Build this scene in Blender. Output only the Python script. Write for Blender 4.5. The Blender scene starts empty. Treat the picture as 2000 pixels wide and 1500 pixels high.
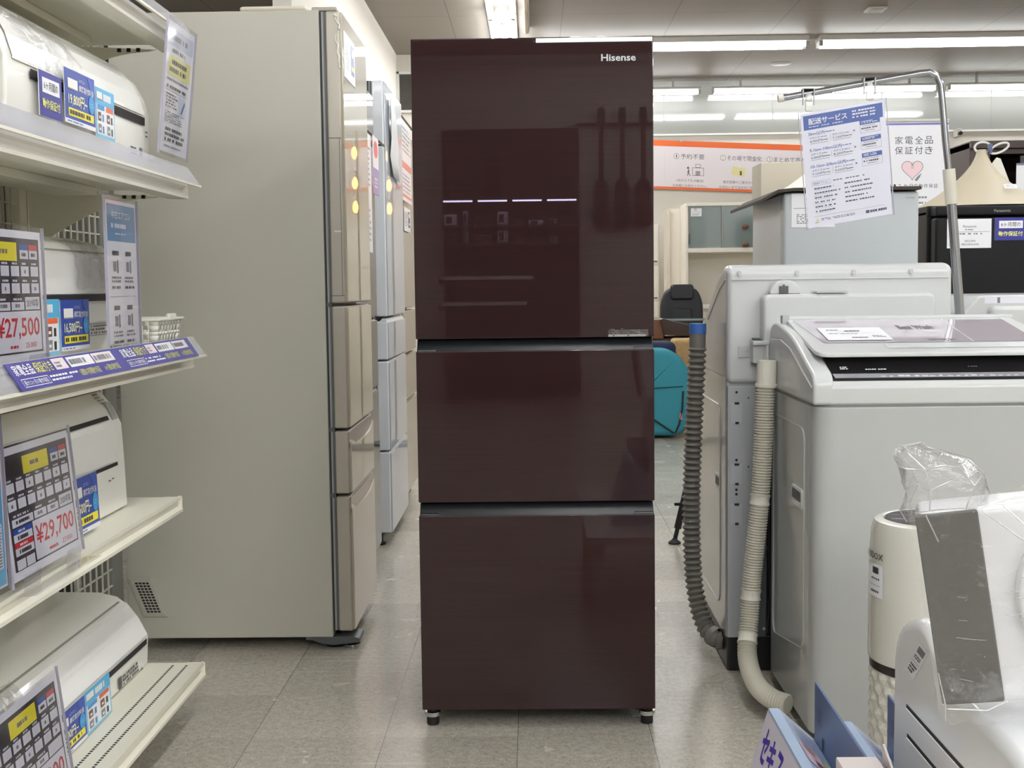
import bpy, bmesh, math, random
from mathutils import Matrix, Vector

random.seed(7)
S = bpy.context.scene
COL = S.collection
PI = math.pi

# ------------------------------------------------------------------ camera
FPX, PITCH, YAW, ROLL, CAMZ = 2450.0, .0771, .0175, -.0123, 1.024
cam_d = bpy.data.cameras.new('camera')
cam_d.sensor_width = 36.0
cam_d.lens = FPX / 2000 * 36.0
cam_d.clip_start = .05
cam = bpy.data.objects.new('camera', cam_d)
COL.objects.link(cam)
_c, _s, _cp, _sp = math.cos(ROLL), math.sin(ROLL), math.cos(PITCH), math.sin(PITCH)
_rz = Matrix.Rotation(YAW, 3, 'Z')
_r = _rz @ Vector((_c, _s * _sp, _s * _cp))
_u = _rz @ Vector((-_s, _c * _sp, _c * _cp))
_f = _rz @ Vector((0, _cp, -_sp))
cam.matrix_world = Matrix(((_r.x, _u.x, -_f.x, 0), (_r.y, _u.y, -_f.y, 0), (_r.z, _u.z, -_f.z, CAMZ), (0, 0, 0, 1)))
S.camera = cam

# ------------------------------------------------------------------ world, exposure
W = bpy.data.worlds.new('world')
S.world = W
W.use_nodes = True
W.node_tree.nodes['Background'].inputs[0].default_value = (.9, .95, 1, 1)
W.node_tree.nodes['Background'].inputs[1].default_value = .05
S.view_settings.view_transform = 'Standard'
S.view_settings.look = 'None'
S.view_settings.gamma = 1.0
S.view_settings.use_curve_mapping = False
S.view_settings.exposure = 0.18
TUBE_STRENGTH = 30.0
S.cycles.use_denoising = True
S.cycles.max_bounces = 10
S.cycles.diffuse_bounces = 5
S.cycles.glossy_bounces = 5
S.cycles.transparent_max_bounces = 16
S.cycles.sample_clamp_indirect = 6.0
S.cycles.caustics_reflective = False
S.cycles.caustics_refractive = False


# ------------------------------------------------------------------ materials
def lin(c):
    return tuple(((x / 255) / 12.92 if x / 255 <= .04045 else ((x / 255 + .055) / 1.055) ** 2.4) for x in c) + (1,)


MATS = {}


def mat(name, rgb=(200, 200, 200), rough=.4, metal=0.0, spec=.5, coat=0.0, emit=0.0, var=.03, vscale=6.0, crough=.04, bump=0.0, bscale=60.0, ecol=None):
    if name in MATS:
        return MATS[name]
    m = bpy.data.materials.new(name)
    m.use_nodes = True
    nt = m.node_tree
    b = nt.nodes['Principled BSDF']
    col = lin(rgb)
    b.inputs['Base Color'].default_value = col
    b.inputs['Roughness'].default_value = rough
    b.inputs['Metallic'].default_value = metal
    b.inputs['Specular IOR Level'].default_value = spec
    b.inputs['Coat Weight'].default_value = coat
    b.inputs['Coat Roughness'].default_value = crough
    if emit:
        b.inputs['Emission Color'].default_value = lin(ecol or rgb)
        b.inputs['Emission Strength'].default_value = emit
    if var or bump:
        tc = nt.nodes.new('ShaderNodeTexCoord')
        nz = nt.nodes.new('ShaderNodeTexNoise')
        nz.inputs['Scale'].default_value = vscale
        nz.inputs['Detail'].default_value = 3
        nt.links.new(tc.outputs['Object'], nz.inputs['Vector'])
        if var:
            mx = nt.nodes.new('ShaderNodeMix')
            mx.data_type = 'RGBA'
            mx.inputs[6].default_value = tuple(x * (1 - var) for x in col[:3]) + (1,)
            mx.inputs[7].default_value = tuple(min(1, x * (1 + var)) for x in col[:3]) + (1,)
            nt.links.new(nz.outputs['Fac'], mx.inputs[0])
            nt.links.new(mx.outputs[2], b.inputs['Base Color'])
        if bump:
            n2 = nt.nodes.new('ShaderNodeTexNoise')
            n2.inputs['Scale'].default_value = bscale
            n2.inputs['Detail'].default_value = 2
            nt.links.new(tc.outputs['Object'], n2.inputs['Vector'])
            bp = nt.nodes.new('ShaderNodeBump')
            bp.inputs['Strength'].default_value = bump
            bp.inputs['Distance'].default_value = .002
            nt.links.new(n2.outputs['Fac'], bp.inputs['Height'])
            nt.links.new(bp.outputs['Normal'], b.inputs['Normal'])
    MATS[name] = m
    return m


def paper(rgb, rough=.32):
    return mat('print_%02x%02x%02x' % tuple(rgb), rgb, rough, var=0)


def clear_mat(name, tint=(255, 255, 255), base=.04, edge=.5, rough=.05, bump=0.0, bscale=40.0, milk=0.0):
    """clear plastic: transparent with a glossy skin that grows toward grazing angles"""
    if name in MATS:
        return MATS[name]
    m = bpy.data.materials.new(name)
    m.use_nodes = True
    nt = m.node_tree
    nt.nodes.clear()
    out = nt.nodes.new('ShaderNodeOutputMaterial')
    tr = nt.nodes.new('ShaderNodeBsdfTransparent')
    tr.inputs[0].default_value = lin(tint)
    gl = nt.nodes.new('ShaderNodeBsdfGlossy')
    gl.inputs['Roughness'].default_value = rough
    lw = nt.nodes.new('ShaderNodeLayerWeight')
    lw.inputs[0].default_value = .35
    mp = nt.nodes.new('ShaderNodeMapRange')
    mp.inputs['To Min'].default_value = base
    mp.inputs['To Max'].default_value = base + edge
    nt.links.new(lw.outputs['Facing'], mp.inputs['Value'])
    mix = nt.nodes.new('ShaderNodeMixShader')
    nt.links.new(mp.outputs[0], mix.inputs[0])
    nt.links.new(tr.outputs[0], mix.inputs[1])
    nt.links.new(gl.outputs[0], mix.inputs[2])
    last = mix
    if milk:
        df = nt.nodes.new('ShaderNodeBsdfDiffuse')
        df.inputs[0].default_value = (.9, .9, .9, 1)
        m2 = nt.nodes.new('ShaderNodeMixShader')
        m2.inputs[0].default_value = milk
        nt.links.new(mix.outputs[0], m2.inputs[1])
        nt.links.new(df.outputs[0], m2.inputs[2])
        last = m2
    if bump:
        tc = nt.nodes.new('ShaderNodeTexCoord')
        n2 = nt.nodes.new('ShaderNodeTexNoise')
        n2.inputs['Scale'].default_value = bscale
        n2.inputs['Detail'].default_value = 4
        n2.inputs['Distortion'].default_value = 1.5
        nt.links.new(tc.outputs['Object'], n2.inputs['Vector'])
        bp = nt.nodes.new('ShaderNodeBump')
        bp.inputs['Strength'].default_value = bump
        bp.inputs['Distance'].default_value = .01
        nt.links.new(n2.outputs['Fac'], bp.inputs['Height'])
        nt.links.new(bp.outputs['Normal'], gl.inputs['Normal'])
    nt.links.new(last.outputs[0], out.inputs[0])
    MATS[name] = m
    return m


# ------------------------------------------------------------------ mesh builder
class B:
    def __init__(self):
        self.bm = bmesh.new()
        self.mats = []

    def mi(self, m):
        if m not in self.mats:
            self.mats.append(m)
        return self.mats.index(m)

    def _take(self, t, m, M=None):
        k = self.mi(m)
        for f in t.faces:
            f.material_index = k
        if M is not None:
            t.transform(M)
        me = bpy.data.meshes.new('t')
        t.to_mesh(me)
        t.free()
        self.bm.from_mesh(me)
        bpy.data.meshes.remove(me)
        return self

    def box(self, x0, x1, y0, y1, z0, z1, m, bev=0, seg=2, M=None, vert_only=False):
        t = bmesh.new()
        bmesh.ops.create_cube(t, size=1)
        for v in t.verts:
            v.co = Vector((x0 + (v.co.x + .5) * (x1 - x0), y0 + (v.co.y + .5) * (y1 - y0), z0 + (v.co.z + .5) * (z1 - z0)))
        if bev:
            es = [e for e in t.edges if not vert_only or abs(e.verts[0].co.z - e.verts[1].co.z) > 1e-6]
            bmesh.ops.bevel(t, geom=es, offset=bev, segments=seg, profile=.5, affect='EDGES')
        return self._take(t, m, M)

    def prism(self, pts, axis, a0, a1, m, bev=0, seg=2, M=None):
        """polygon pts extruded along an axis: 'Y' pts=(x,z), 'X' pts=(y,z), 'Z' pts=(x,y)"""
        def co(p, a):
            return {'Y': (p[0], a, p[1]), 'X': (a, p[0], p[1]), 'Z': (p[0], p[1], a)}[axis]
        t = bmesh.new()
        lo = [t.verts.new(co(p, a0)) for p in pts]
        hi = [t.verts.new(co(p, a1)) for p in pts]
        n = len(pts)
        t.faces.new(lo)
        t.faces.new(hi[::-1])
        for i in range(n):
            t.faces.new((lo[i], hi[i], hi[(i + 1) % n], lo[(i + 1) % n]))
        bmesh.ops.recalc_face_normals(t, faces=t.faces)
        if bev:
            bmesh.ops.bevel(t, geom=[e for e in t.edges if e.calc_face_angle(0) > .5], offset=bev, segments=seg, profile=.5, affect='EDGES')
        return self._take(t, m, M)

    def poly(self, pts, m, M=None):
        t = bmesh.new()
        t.faces.new([t.verts.new(p) for p in pts])
        return self._take(t, m, M)

    def tube(self, path, r, m, n=12, M=None, cap=True):
        t = bmesh.new()
        P = [Vector(p) for p in path]
        R = r if isinstance(r, (list, tuple)) else [r] * len(P)
        rings = []
        nrm = None
        for i, p in enumerate(P):
            d = (P[min(i + 1, len(P) - 1)] - P[max(i - 1, 0)]).normalized()
            if nrm is None:
                nrm = d.orthogonal().normalized()
            nrm = (nrm - d * nrm.dot(d)).normalized()
            bn = d.cross(nrm)
            rings.append([t.verts.new(p + (nrm * math.cos(2 * PI * k / n) + bn * math.sin(2 * PI * k / n)) * R[i]) for k in range(n)])
        for a, b in zip(rings, rings[1:]):
            for k in range(n):
                t.faces.new((a[k], a[(k + 1) % n], b[(k + 1) % n], b[k]))
        if cap:
            t.faces.new(rings[0][::-1])
            t.faces.new(rings[-1])
        return self._take(t, m, M)

    def lathe(self, prof, cx, cy, m, n=40, M=None):
        t = bmesh.new()
        rings = []
        for r, z in prof:
            rings.append([t.verts.new((cx + max(r, 1e-4) * math.cos(2 * PI * k / n), cy + max(r, 1e-4) * math.sin(2 * PI * k / n), z)) for k in range(n)])
        for a, b in zip(rings, rings[1:]):
            for k in range(n):
                t.faces.new((a[k], a[(k + 1) % n], b[(k + 1) % n], b[k]))
        t.faces.new(rings[0][::-1])
        t.faces.new(rings[-1])
        bmesh.ops.recalc_face_normals(t, faces=t.faces)
        return self._take(t, m, M)

    def ball(self, c, r, m, sx=1, sy=1, sz=1, n=20, noise=0.0, M=None):
        t = bmesh.new()
        bmesh.ops.create_uvsphere(t, u_segments=n, v_segments=n // 2, radius=1)
        for v in t.verts:
            k = 1 + (random.uniform(-noise, noise) if noise else 0)
            v.co = Vector((c[0] + v.co.x * r * sx * k, c[1] + v.co.y * r * sy * k, c[2] + v.co.z * r * sz * k))
        return self._take(t, m, M)

    def done(self, name, parent=None, org=None, smooth=40):
        me = bpy.data.meshes.new(name)
        o3 = Vector(org) if org is not None else (Vector(ORG.get(parent.name, (0, 0, 0))) if parent else Vector((0, 0, 0)))
        bmesh.ops.translate(self.bm, verts=self.bm.verts, vec=-o3)
        self.bm.to_mesh(me)
        self.bm.free()
        for m in self.mats:
            me.materials.append(m)
        for p in me.polygons:
            p.use_smooth = True
        me.set_sharp_from_angle(angle=math.radians(smooth))
        o = bpy.data.objects.new(name, me)
        COL.objects.link(o)
        wn_ = o.modifiers.new('even_normals', 'WEIGHTED_NORMAL')
        wn_.keep_sharp = True
        if parent:
            o.parent = parent
            ORG[o.name] = ORG.get(parent.name, (0, 0, 0))
        else:
            o.location = o3
        return o


ORG = {}


def thing(name, label, cat, loc=(0, 0, 0), group=None):
    o = bpy.data.objects.new(name, None)
    COL.objects.link(o)
    o.empty_display_size = .1
    o.location = loc
    ORG[o.name] = tuple(loc)
    tag(o, label, cat, group)
    return o


def tag(o, label, cat, group=None, kind=None):
    o['label'] = label
    o['category'] = cat
    if group:
        o['group'] = group
    if kind:
        o['kind'] = kind
    return o


def struct(o):
    o['kind'] = 'structure'
    return o


# ------------------------------------------------------------------ lettering
_TXT = {}


def text_geo(s, bold=0.0):
    if (s, bold) in _TXT:
        return _TXT[(s, bold)]
    c = bpy.data.curves.new('t', 'FONT')
    c.body = s
    c.resolution_u = 2
    c.offset = bold
    o = bpy.data.objects.new('t', c)
    COL.objects.link(o)
    dg = bpy.context.evaluated_depsgraph_get()
    dg.update()
    me = bpy.data.meshes.new_from_object(o.evaluated_get(dg))
    vs = [tuple(v.co) for v in me.vertices]
    fs = [tuple(p.vertices) for p in me.polygons]
    bpy.data.objects.remove(o)
    bpy.data.curves.remove(c)
    bpy.data.meshes.remove(me)
    x0, x1 = min(v[0] for v in vs), max(v[0] for v in vs)
    y0, y1 = min(v[1] for v in vs), max(v[1] for v in vs)
    _TXT[(s, bold)] = (vs, fs, x0, x1, y0, y1)
    return _TXT[(s, bold)]


class Sheet:
    """flat printing in its own (x right, y up) frame, laid on a surface in the place"""
    def __init__(self, b, origin, right, up):
        self.b, self.o, self.r, self.u = b, Vector(origin), Vector(right).normalized(), Vector(up).normalized()
        self.n = self.r.cross(self.u).normalized()

    def p(self, x, y, z):
        return self.o + self.r * x + self.u * y + self.n * z

    def rect(self, x, y, w, h, m, lvl=1):
        z = lvl * .0004
        self.b.poly([self.p(x, y, z), self.p(x + w, y, z), self.p(x + w, y + h, z), self.p(x, y + h, z)], m)
        return self

    def shape(self, pts, m, lvl=1):
        self.b.poly([self.p(a, c, lvl * .0004) for a, c in pts], m)
        return self

    def disc(self, x, y, rx, ry, m, lvl=1, n=20):
        return self.shape([(x + rx * math.cos(2 * PI * k / n), y + ry * math.sin(2 * PI * k / n)) for k in range(n)], m, lvl)

    def ring(self, x, y, w, h, t, m, lvl=1):
        self.rect(x, y, w, t, m, lvl).rect(x, y + h - t, w, t, m, lvl)
        return self.rect(x, y, t, h, m, lvl).rect(x + w - t, y, t, h, m, lvl)

    def text(self, s, x, y, w, h, m, lvl=2, bold=0.0):
        vs, fs, x0, x1, y0, y1 = text_geo(s, bold)
        kx, ky = w / (x1 - x0), h / (y1 - y0)
        z = lvl * .0004
        t = bmesh.new()
        bv = [t.verts.new(self.p(x + (v[0] - x0) * kx, y + (v[1] - y0) * ky, z)) for v in vs]
        for f in fs:
            try:
                t.faces.new([bv[i] for i in f])
            except ValueError:
                pass
        self.b._take(t, m)
        return self

    def micro(self, x, y, w, h, rows, m, lvl=2, fill=.55, dens=.75):
        """print too small to read: rows of short dashes"""
        st = h / rows
        for k in range(rows):
            yy = y + k * st + st * (1 - fill) / 2
            xx = x
            end = x + w * random.uniform(.72, 1.0)
            while xx < end:
                L = min(random.uniform(.02, .09) * w + st * .3, end - xx)
                self.rect(xx, yy, L, st * fill, m, lvl)
                xx += L + w * .02 * (1 + (random.random() > dens) * 3)
        return self


WHITE_P, INK, RED_P = paper((238, 238, 242)), paper((45, 45, 52)), paper((205, 40, 55))
GREY_P, BLUE_P, YEL_P = paper((120, 120, 128)), paper((30, 75, 165)), paper((240, 226, 50))
NAVY_P, SKY_P, ORANGE_P = paper((42, 42, 140)), paper((110, 185, 225)), paper((225, 100, 55))


def card(name, label, cat, origin, right, up, w, h, draw, base=None, group=None, thick=.0012, parent=None, holder=None):
    b = B()
    base = base or WHITE_P
    s = Sheet(b, origin, right, up)
    P = [s.p(x, y, z) for z in (-thick, 0) for x, y in ((0, 0), (w, 0), (w, h), (0, h))]
    for f in ((3, 2, 1, 0), (4, 5, 6, 7), (0, 1, 5, 4), (1, 2, 6, 5), (2, 3, 7, 6), (3, 0, 4, 7)):
        b.poly([P[i] for i in f], base)
    draw(s, w, h)
    if parent is None:
        if holder:
            root = thing(name, label, cat, tuple(Vector(origin)), group)
            b.done('printed_sheet', root)
            hb = B()
            holder(hb, s, w, h)
            hb.done('clear_holder', root)
            return root
        o = b.done(name, org=origin)
        return tag(o, label, cat, group)
    return b.done(name, parent)


CLEAR = clear_mat('clear_acrylic', (250, 250, 255), .05, .5, .06)
CLEAR_MILK = clear_mat('clear_rail_plastic', (245, 245, 255), .06, .45, .1, milk=.22)
FILM = clear_mat('clear_film', (253, 253, 253), .05, .5, .12, bump=.6, bscale=30, milk=.05)


def sleeve(hb, s, w, h, t=.004, m=.008):
    """clear sleeve or stand in front of a sheet, with a foot"""
    hb.poly([s.p(-m, -m, .003), s.p(w + m, -m, .003), s.p(w + m, h + m, .003), s.p(-m, h + m, .003)], CLEAR)
    rim = mat('acrylic_edge', (175, 172, 190), .2, var=0)
    for x in (-m - .0015, w + m):
        P = [s.p(x, -m, -.002), s.p(x + .0015, -m, -.002), s.p(x + .0015, h + m, -.002), s.p(x, h + m, -.002)]
        Q = [s.p(x, -m, .003), s.p(x + .0015, -m, .003), s.p(x + .0015, h + m, .003), s.p(x, h + m, .003)]
        for f in ((P[0], P[1], P[2], P[3]), (Q[3], Q[2], Q[1], Q[0]), (P[0], Q[0], Q[3], P[3]), (P[1], P[2], Q[2], Q[1])):
            hb.poly(f, rim)


# ------------------------------------------------------------------ the setting
def floor_mat():
    m = bpy.data.materials.new('vinyl_tile_floor')
    m.use_nodes = True
    nt = m.node_tree
    L = nt.links.new
    N = nt.nodes.new
    b = nt.nodes['Principled BSDF']
    geo = N('ShaderNodeNewGeometry')
    sx = N('ShaderNodeSeparateXYZ')
    L(geo.outputs['Position'], sx.inputs[0])

    def math_(op, a, c=None, v=None):
        n = N('ShaderNodeMath')
        n.operation = op
        L(a, n.inputs[0])
        if c is not None:
            L(c, n.inputs[1])
        elif v is not None:
            n.inputs[1].default_value = v
        return n.outputs[0]

    def joint(sock, off, width):
        a = math_('SUBTRACT', sock, v=off)
        a = math_('DIVIDE', a, v=.3048)
        fr = math_('FRACT', a)
        fr = math_('SUBTRACT', fr, v=.5)
        fr = math_('ABSOLUTE', fr)
        return math_('GREATER_THAN', fr, v=.5 - width), math_('FLOOR', a)
    jx, ix = joint(sx.outputs[0], -.655, .0022)
    jy, iy = joint(sx.outputs[1], 2.794, .0014)
    jj = math_('MAXIMUM', jx, math_('MULTIPLY', jy, v=.25))
    # a value per tile
    cid = N('ShaderNodeCombineXYZ')
    L(ix, cid.inputs[0])
    L(iy, cid.inputs[1])
    wn = N('ShaderNodeTexWhiteNoise')
    L(cid.outputs[0], wn.inputs[0])

    def noise(scale, detail, sv=None, rough=.5):
        n = N('ShaderNodeTexNoise')
        n.inputs['Scale'].default_value = scale
        n.inputs['Detail'].default_value = detail
        n.inputs['Roughness'].default_value = rough
        if sv:
            mp = N('ShaderNodeMapping')
            mp.inputs['Scale'].default_value = sv
            L(geo.outputs['Position'], mp.inputs[0])
            L(mp.outputs[0], n.inputs['Vector'])
        else:
            L(geo.outputs['Position'], n.inputs['Vector'])
        return n.outputs['Fac']

    def ramp(f, p0, c0, p1, c1):
        r = N('ShaderNodeValToRGB')
        r.color_ramp.elements[0].position = p0
        r.color_ramp.elements[0].color = c0
        r.color_ramp.elements[1].position = p1
        r.color_ramp.elements[1].color = c1
        L(f, r.inputs[0])
        return r.outputs[0]

    def mix(f, a, c, mode='MIX', fac=None):
        n = N('ShaderNodeMix')
        n.data_type = 'RGBA'
        n.blend_type = mode
        if f is not None:
            L(f, n.inputs[0])
        else:
            n.inputs[0].default_value = fac
        for s_, k in ((a, 6), (c, 7)):
            if isinstance(s_, tuple):
                n.inputs[k].default_value = s_
            else:
                L(s_, n.inputs[k])
        return n.outputs[2]
    base = ramp(noise(60, 6, (1, 1, 1), .65), .3, lin((174, 169, 159)), .72, lin((212, 207, 196)))
    tile = ramp(wn.outputs['Value'], 0, lin((226, 224, 222)), 1, lin((255, 253, 250)))
    base = mix(None, base, tile, 'MULTIPLY', 1.0)
    # light chips and dark specks of the vinyl
    chips = ramp(noise(190, 2), .60, (0, 0, 0, 1), .66, (.75, .75, .75, 1))
    base = mix(chips, base, lin((208, 203, 192)))
    specks = ramp(noise(150, 2, (1, 1, 1)), .63, (0, 0, 0, 1), .68, (.8, .8, .8, 1))
    base = mix(specks, base, lin((112, 104, 95)))
    # wax scuffs, mostly dragged sideways
    sc = ramp(noise(1.0, 7, (2.2, 60, 1), .62), .575, (0, 0, 0, 1), .66, (1, 1, 1, 1))
    sc2 = ramp(noise(1.5, 3), .47, (0, 0, 0, 1), .60, (1, 1, 1, 1))
    scm = N('ShaderNodeMath')
    scm.operation = 'MULTIPLY'
    L(sc, scm.inputs[0])
    L(sc2, scm.inputs[1])
    scf = math_('MULTIPLY', scm.outputs[0], v=.55)
    base = mix(scf, base, lin((236, 231, 220)))
    base = mix(jj, base, lin((92, 86, 78)))
    L(base, b.inputs['Base Color'])
    rr = N('ShaderNodeMapRange')
    rr.inputs['To Min'].default_value = .10
    rr.inputs['To Max'].default_value = .36
    L(noise(9, 4), rr.inputs[0])
    L(rr.outputs[0], b.inputs['Roughness'])
    b.inputs['Specular IOR Level'].default_value = .55
    bp = N('ShaderNodeBump')
    bp.inputs['Strength'].default_value = .05
    bp.inputs['Distance'].default_value = .003
    L(noise(22, 3, (1.6, .5, 1)), bp.inputs['Height'])
    L(bp.outputs['Normal'], b.inputs['Normal'])
    return m


def line_mat(name, rgb, step, axis, dark, rough=.7, offs=0.0, width=.004, axis2=None, step2=1.8):
    m = bpy.data.materials.new(name)
    m.use_nodes = True
    nt = m.node_tree
    b = nt.nodes['Principled BSDF']
    geo = nt.nodes.new('ShaderNodeNewGeometry')
    sx = nt.nodes.new('ShaderNodeSeparateXYZ')
    nt.links.new(geo.outputs['Position'], sx.inputs[0])

    def one(ax, st, wd):
        cur = sx.outputs[ax]
        for op, v in (('ADD', 50.0 * st - offs), ('DIVIDE', st), ('FRACT', None), ('SUBTRACT', .5), ('ABSOLUTE', None), ('GREATER_THAN', .5 - wd / st)):
            n = nt.nodes.new('ShaderNodeMath')
            n.operation = op
            nt.links.new(cur, n.inputs[0])
            if v is not None:
                n.inputs[1].default_value = v
            cur = n.outputs[0]
        return cur
    f = one(axis, step, width)
    if axis2 is not None:
        g = one(axis2, step2, width)
        n = nt.nodes.new('ShaderNodeMath')
        n.operation = 'MAXIMUM'
        nt.links.new(f, n.inputs[0])
        nt.links.new(g, n.inputs[1])
        f = n.outputs[0]
    nz = nt.nodes.new('ShaderNodeTexNoise')
    nz.inputs['Scale'].default_value = 1.2
    nt.links.new(geo.outputs['Position'], nz.inputs['Vector'])
    m0 = nt.nodes.new('ShaderNodeMix')
    m0.data_type = 'RGBA'
    c = lin(rgb)
    m0.inputs[6].default_value = tuple(x * .95 for x in c[:3]) + (1,)
    m0.inputs[7].default_value = tuple(min(1, x * 1.05) for x in c[:3]) + (1,)
    nt.links.new(nz.outputs['Fac'], m0.inputs[0])
    mx = nt.nodes.new('ShaderNodeMix')
    mx.data_type = 'RGBA'
    mx.inputs[7].default_value = lin(dark)
    nt.links.new(f, mx.inputs[0])
    nt.links.new(m0.outputs[2], mx.inputs[6])
    nt.links.new(mx.outputs[2], b.inputs['Base Color'])
    b.inputs['Roughness'].default_value = rough
    MATS[name] = m
    return m


XL, XR, YN, YB, ZC = -5.0, 8.0, -6.2, 13.7, 3.2
FLOOR = floor_mat()
CEIL = line_mat('ceiling_boards', (136, 128, 119), .91, 0, (100, 94, 88), .55, offs=-.65, width=.004, axis2=1, step2=1.82)
WALL = mat('cream_wallpaper', (222, 216, 206), .8, var=.02, vscale=2, bump=.05, bscale=150)
WALL_DIM = mat('grey_store_wall', (200, 198, 194), .8, var=.04, vscale=2)
struct(B().box(XL, XR, YN, YB + .2, -.1, 0, FLOOR).done('floor'))
struct(B().box(XL, XR, YN, YB + .2, ZC, ZC + .1, CEIL).done('ceiling'))
struct(B().box(XL, XR, YB, YB + .15, 0, 2.64, WALL).done('wall_back'))
struct(B().box(-1.35, -1.25, 6.7, YB, 0, ZC, WALL).done('wall_left'))
struct(B().box(XL - .1, XL, YN, YB, 0, ZC, WALL_DIM).done('wall_far_left'))
struct(B().box(XR, XR + .1, YN, YB, 0, ZC, WALL).done('wall_right'))
struct(B().box(XL, XR, YN - .1, YN, 0, ZC, WALL_DIM).done('wall_rear'))
# glossy glass transom along the top of the back wall
GLASSW = mat('transom_glass', (158, 159, 155), .05, spec=.9, coat=1.0, var=.02, vscale=.6)
FRAME_W = mat('white_aluminium', (225, 225, 220), .35, var=.02)
SEAM = mat('grey_seam', (150, 150, 146), .5, var=0)
wb = B()
xs = [-1.25, -.9, 1.427, 2.592, 3.757, 4.922, 6.087, 7.25, 8.0]
for a, c in zip(xs, xs[1:]):
    wb.box(a + .004, c - .004, YB - .02, YB + .1, 2.64, ZC, GLASSW)
win = struct(wb.done('window_1'))
wf = B()
wf.box(-1.25, XR, YB - .03, YB + .1, 2.625, 2.645, FRAME_W)
for x in xs[1:-1]:
    wf.box(x - .004, x + .004, YB - .024, YB + .1, 2.64, ZC, SEAM)
wf.done('window_frame', win)

# ------------------------------------------------------------------ ceiling lights
TUBE = mat('lit_tube', (255, 253, 250), .3, emit=TUBE_STRENGTH, var=0, ecol=(250, 253, 255))
TUBE2 = mat('lit_tube_far', (255, 253, 250), .3, emit=13.0, var=0, ecol=(250, 253, 255))
HOUSE = mat('lamp_housing', (200, 198, 192), .45, var=.02)
SOCK = mat('lamp_socket', (170, 168, 165), .4, var=0)


def line_light(name, label, x, y, z, length, along, offs, group, tube=None, slim=False):
    root = thing(name, label, 'ceiling light', (x, y, z), group)
    M = Matrix.Translation((x, y, z)) @ (Matrix.Identity(4) if along == 'X' else Matrix.Rotation(PI / 2, 4, 'Z'))
    h = B()
    wd = max(abs(o) for o in offs) + .025
    h.box(0, length, -wd, wd, .03, .055 if slim else ZC - z, HOUSE, .004, M=M)
    if slim:
        for q in (.3, length - .3):
            h.box(q, q + .02, -.01, .01, .05, ZC - z, HOUSE, M=M)
    h.done('housing', root)
    for o in offs:
        t = B()
        t.tube([M @ Vector((.03, o, 0)), M @ Vector((length - .03, o, 0))], .0165, tube or TUBE, 12)
        tb = t.done('tube', root)
        for q in (0, length - .03):
            e = B()
            e.box(q, q + .03, o - .016, o + .016, -.016, .034, SOCK, .003, M=M)
            e.done('socket', tb)
    return root


GR1 = 'ceiling tubes running away above the brown fridge'
for k, (x, lab) in enumerate(((-.31, 'left bare tube'), (-.22, 'middle bare tube'), (-.132, 'right bare tube'))):
    line_light('ceiling_light', 'white single ceiling tube light above the brown fridge, %s, near section' % lab, x, 7.6, 3.12, 2.37, 'Y', (0,), GR1)
    line_light('ceiling_light', 'white single ceiling tube light above the brown fridge, %s, far section' % lab, x, 10.0 + (.12 if k == 1 else 0), 3.12, 2.37, 'Y', (0,), GR1)
GR2 = 'twin tube ceiling lights across the store'
line_light('ceiling_light', 'twin tube ceiling light across the store, section beside the brown fridge', .08, 11.33, 3.12, 2.37, 'X', (-.07, .07), GR2, TUBE2)
line_light('ceiling_light', 'twin tube ceiling light across the store, section above the chrome sign stand', 2.54, 11.33, 3.12, 2.37, 'X', (-.07, .07), GR2, TUBE2)
line_light('ceiling_light', 'twin tube ceiling light before the back glass, short end by the brown fridge', -.58, 13.45, 3.045, 2.37, 'X', (-.03, .03), GR2, TUBE2, True)
line_light('ceiling_light', 'twin tube ceiling light before the back glass, section above the orange banner', 1.9, 13.45, 3.045, 2.37, 'X', (-.03, .03), GR2, TUBE2, True)
line_light('ceiling_light', 'twin tube ceiling light before the back glass, section past the chrome sign stand', 4.37, 13.45, 3.045, 2.37, 'X', (-.03, .03), GR2, TUBE2, True)
# unseen rows outside the frame, placed to light the store
LAB_ROW, GR_ROW = 'unseen long twin tube ceiling light, outside the picture', 'unseen rows of ceiling lights placed to light the store'
for y, x0, ln in ((-5.05, .02, 7), (-3.4, -4.5, 12), (-1.9, -4.5, 12)):
    line_light('ceiling_light', LAB_ROW, x0, y, 3.12, ln, 'X', (-.07, .07), GR_ROW)
for x, y0, ln in ((.3, -1.5, 8.5), (2.6, -1.5, 8.0), (-3.4, 4.2, 5.0), (4.8, 2.0, 6.2)):  # lengthwise rows added to brighten the aisle, the shelving and both sides
    line_light('ceiling_light', LAB_ROW, x, y0, 3.12, ln, 'Y', (-.07, .07), GR_ROW)

# ceiling track and fittings
TRK = mat('brown_track', (120, 100, 80), .5, var=.05)
b = B()
b.box(-.05, -.005, 9.0, 10.75, 3.15, ZC, HOUSE, .003)
b.box(-.04, -.015, 9.0, 10.75, 3.146, 3.152, TRK)
tag(b.done('ceiling_track'), 'slim ceiling track with dark slot beside the bare tubes', 'ceiling track')
b = B()
b.lathe([(.001, 3.19), (.09, 3.19), (.105, 3.199)], 2.48, 12.68, HOUSE)
b.lathe([(.001, 3.186), (.06, 3.188), (.066, 3.195)], 2.48, 12.68, SOCK)
tag(b.done('ceiling_detector'), 'round flush ceiling fitting between the light rows', 'ceiling fitting')
b = B()
b.box(2.68, 2.83, 10.15, 10.33, 3.185, ZC, HOUSE, .004)
b.box(2.71, 2.80, 10.18, 10.30, 3.18, 3.19, SOCK, .003)
tag(b.done('ceiling_vent'), 'square flush ceiling fitting near the top of the picture', 'ceiling fitting')

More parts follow.
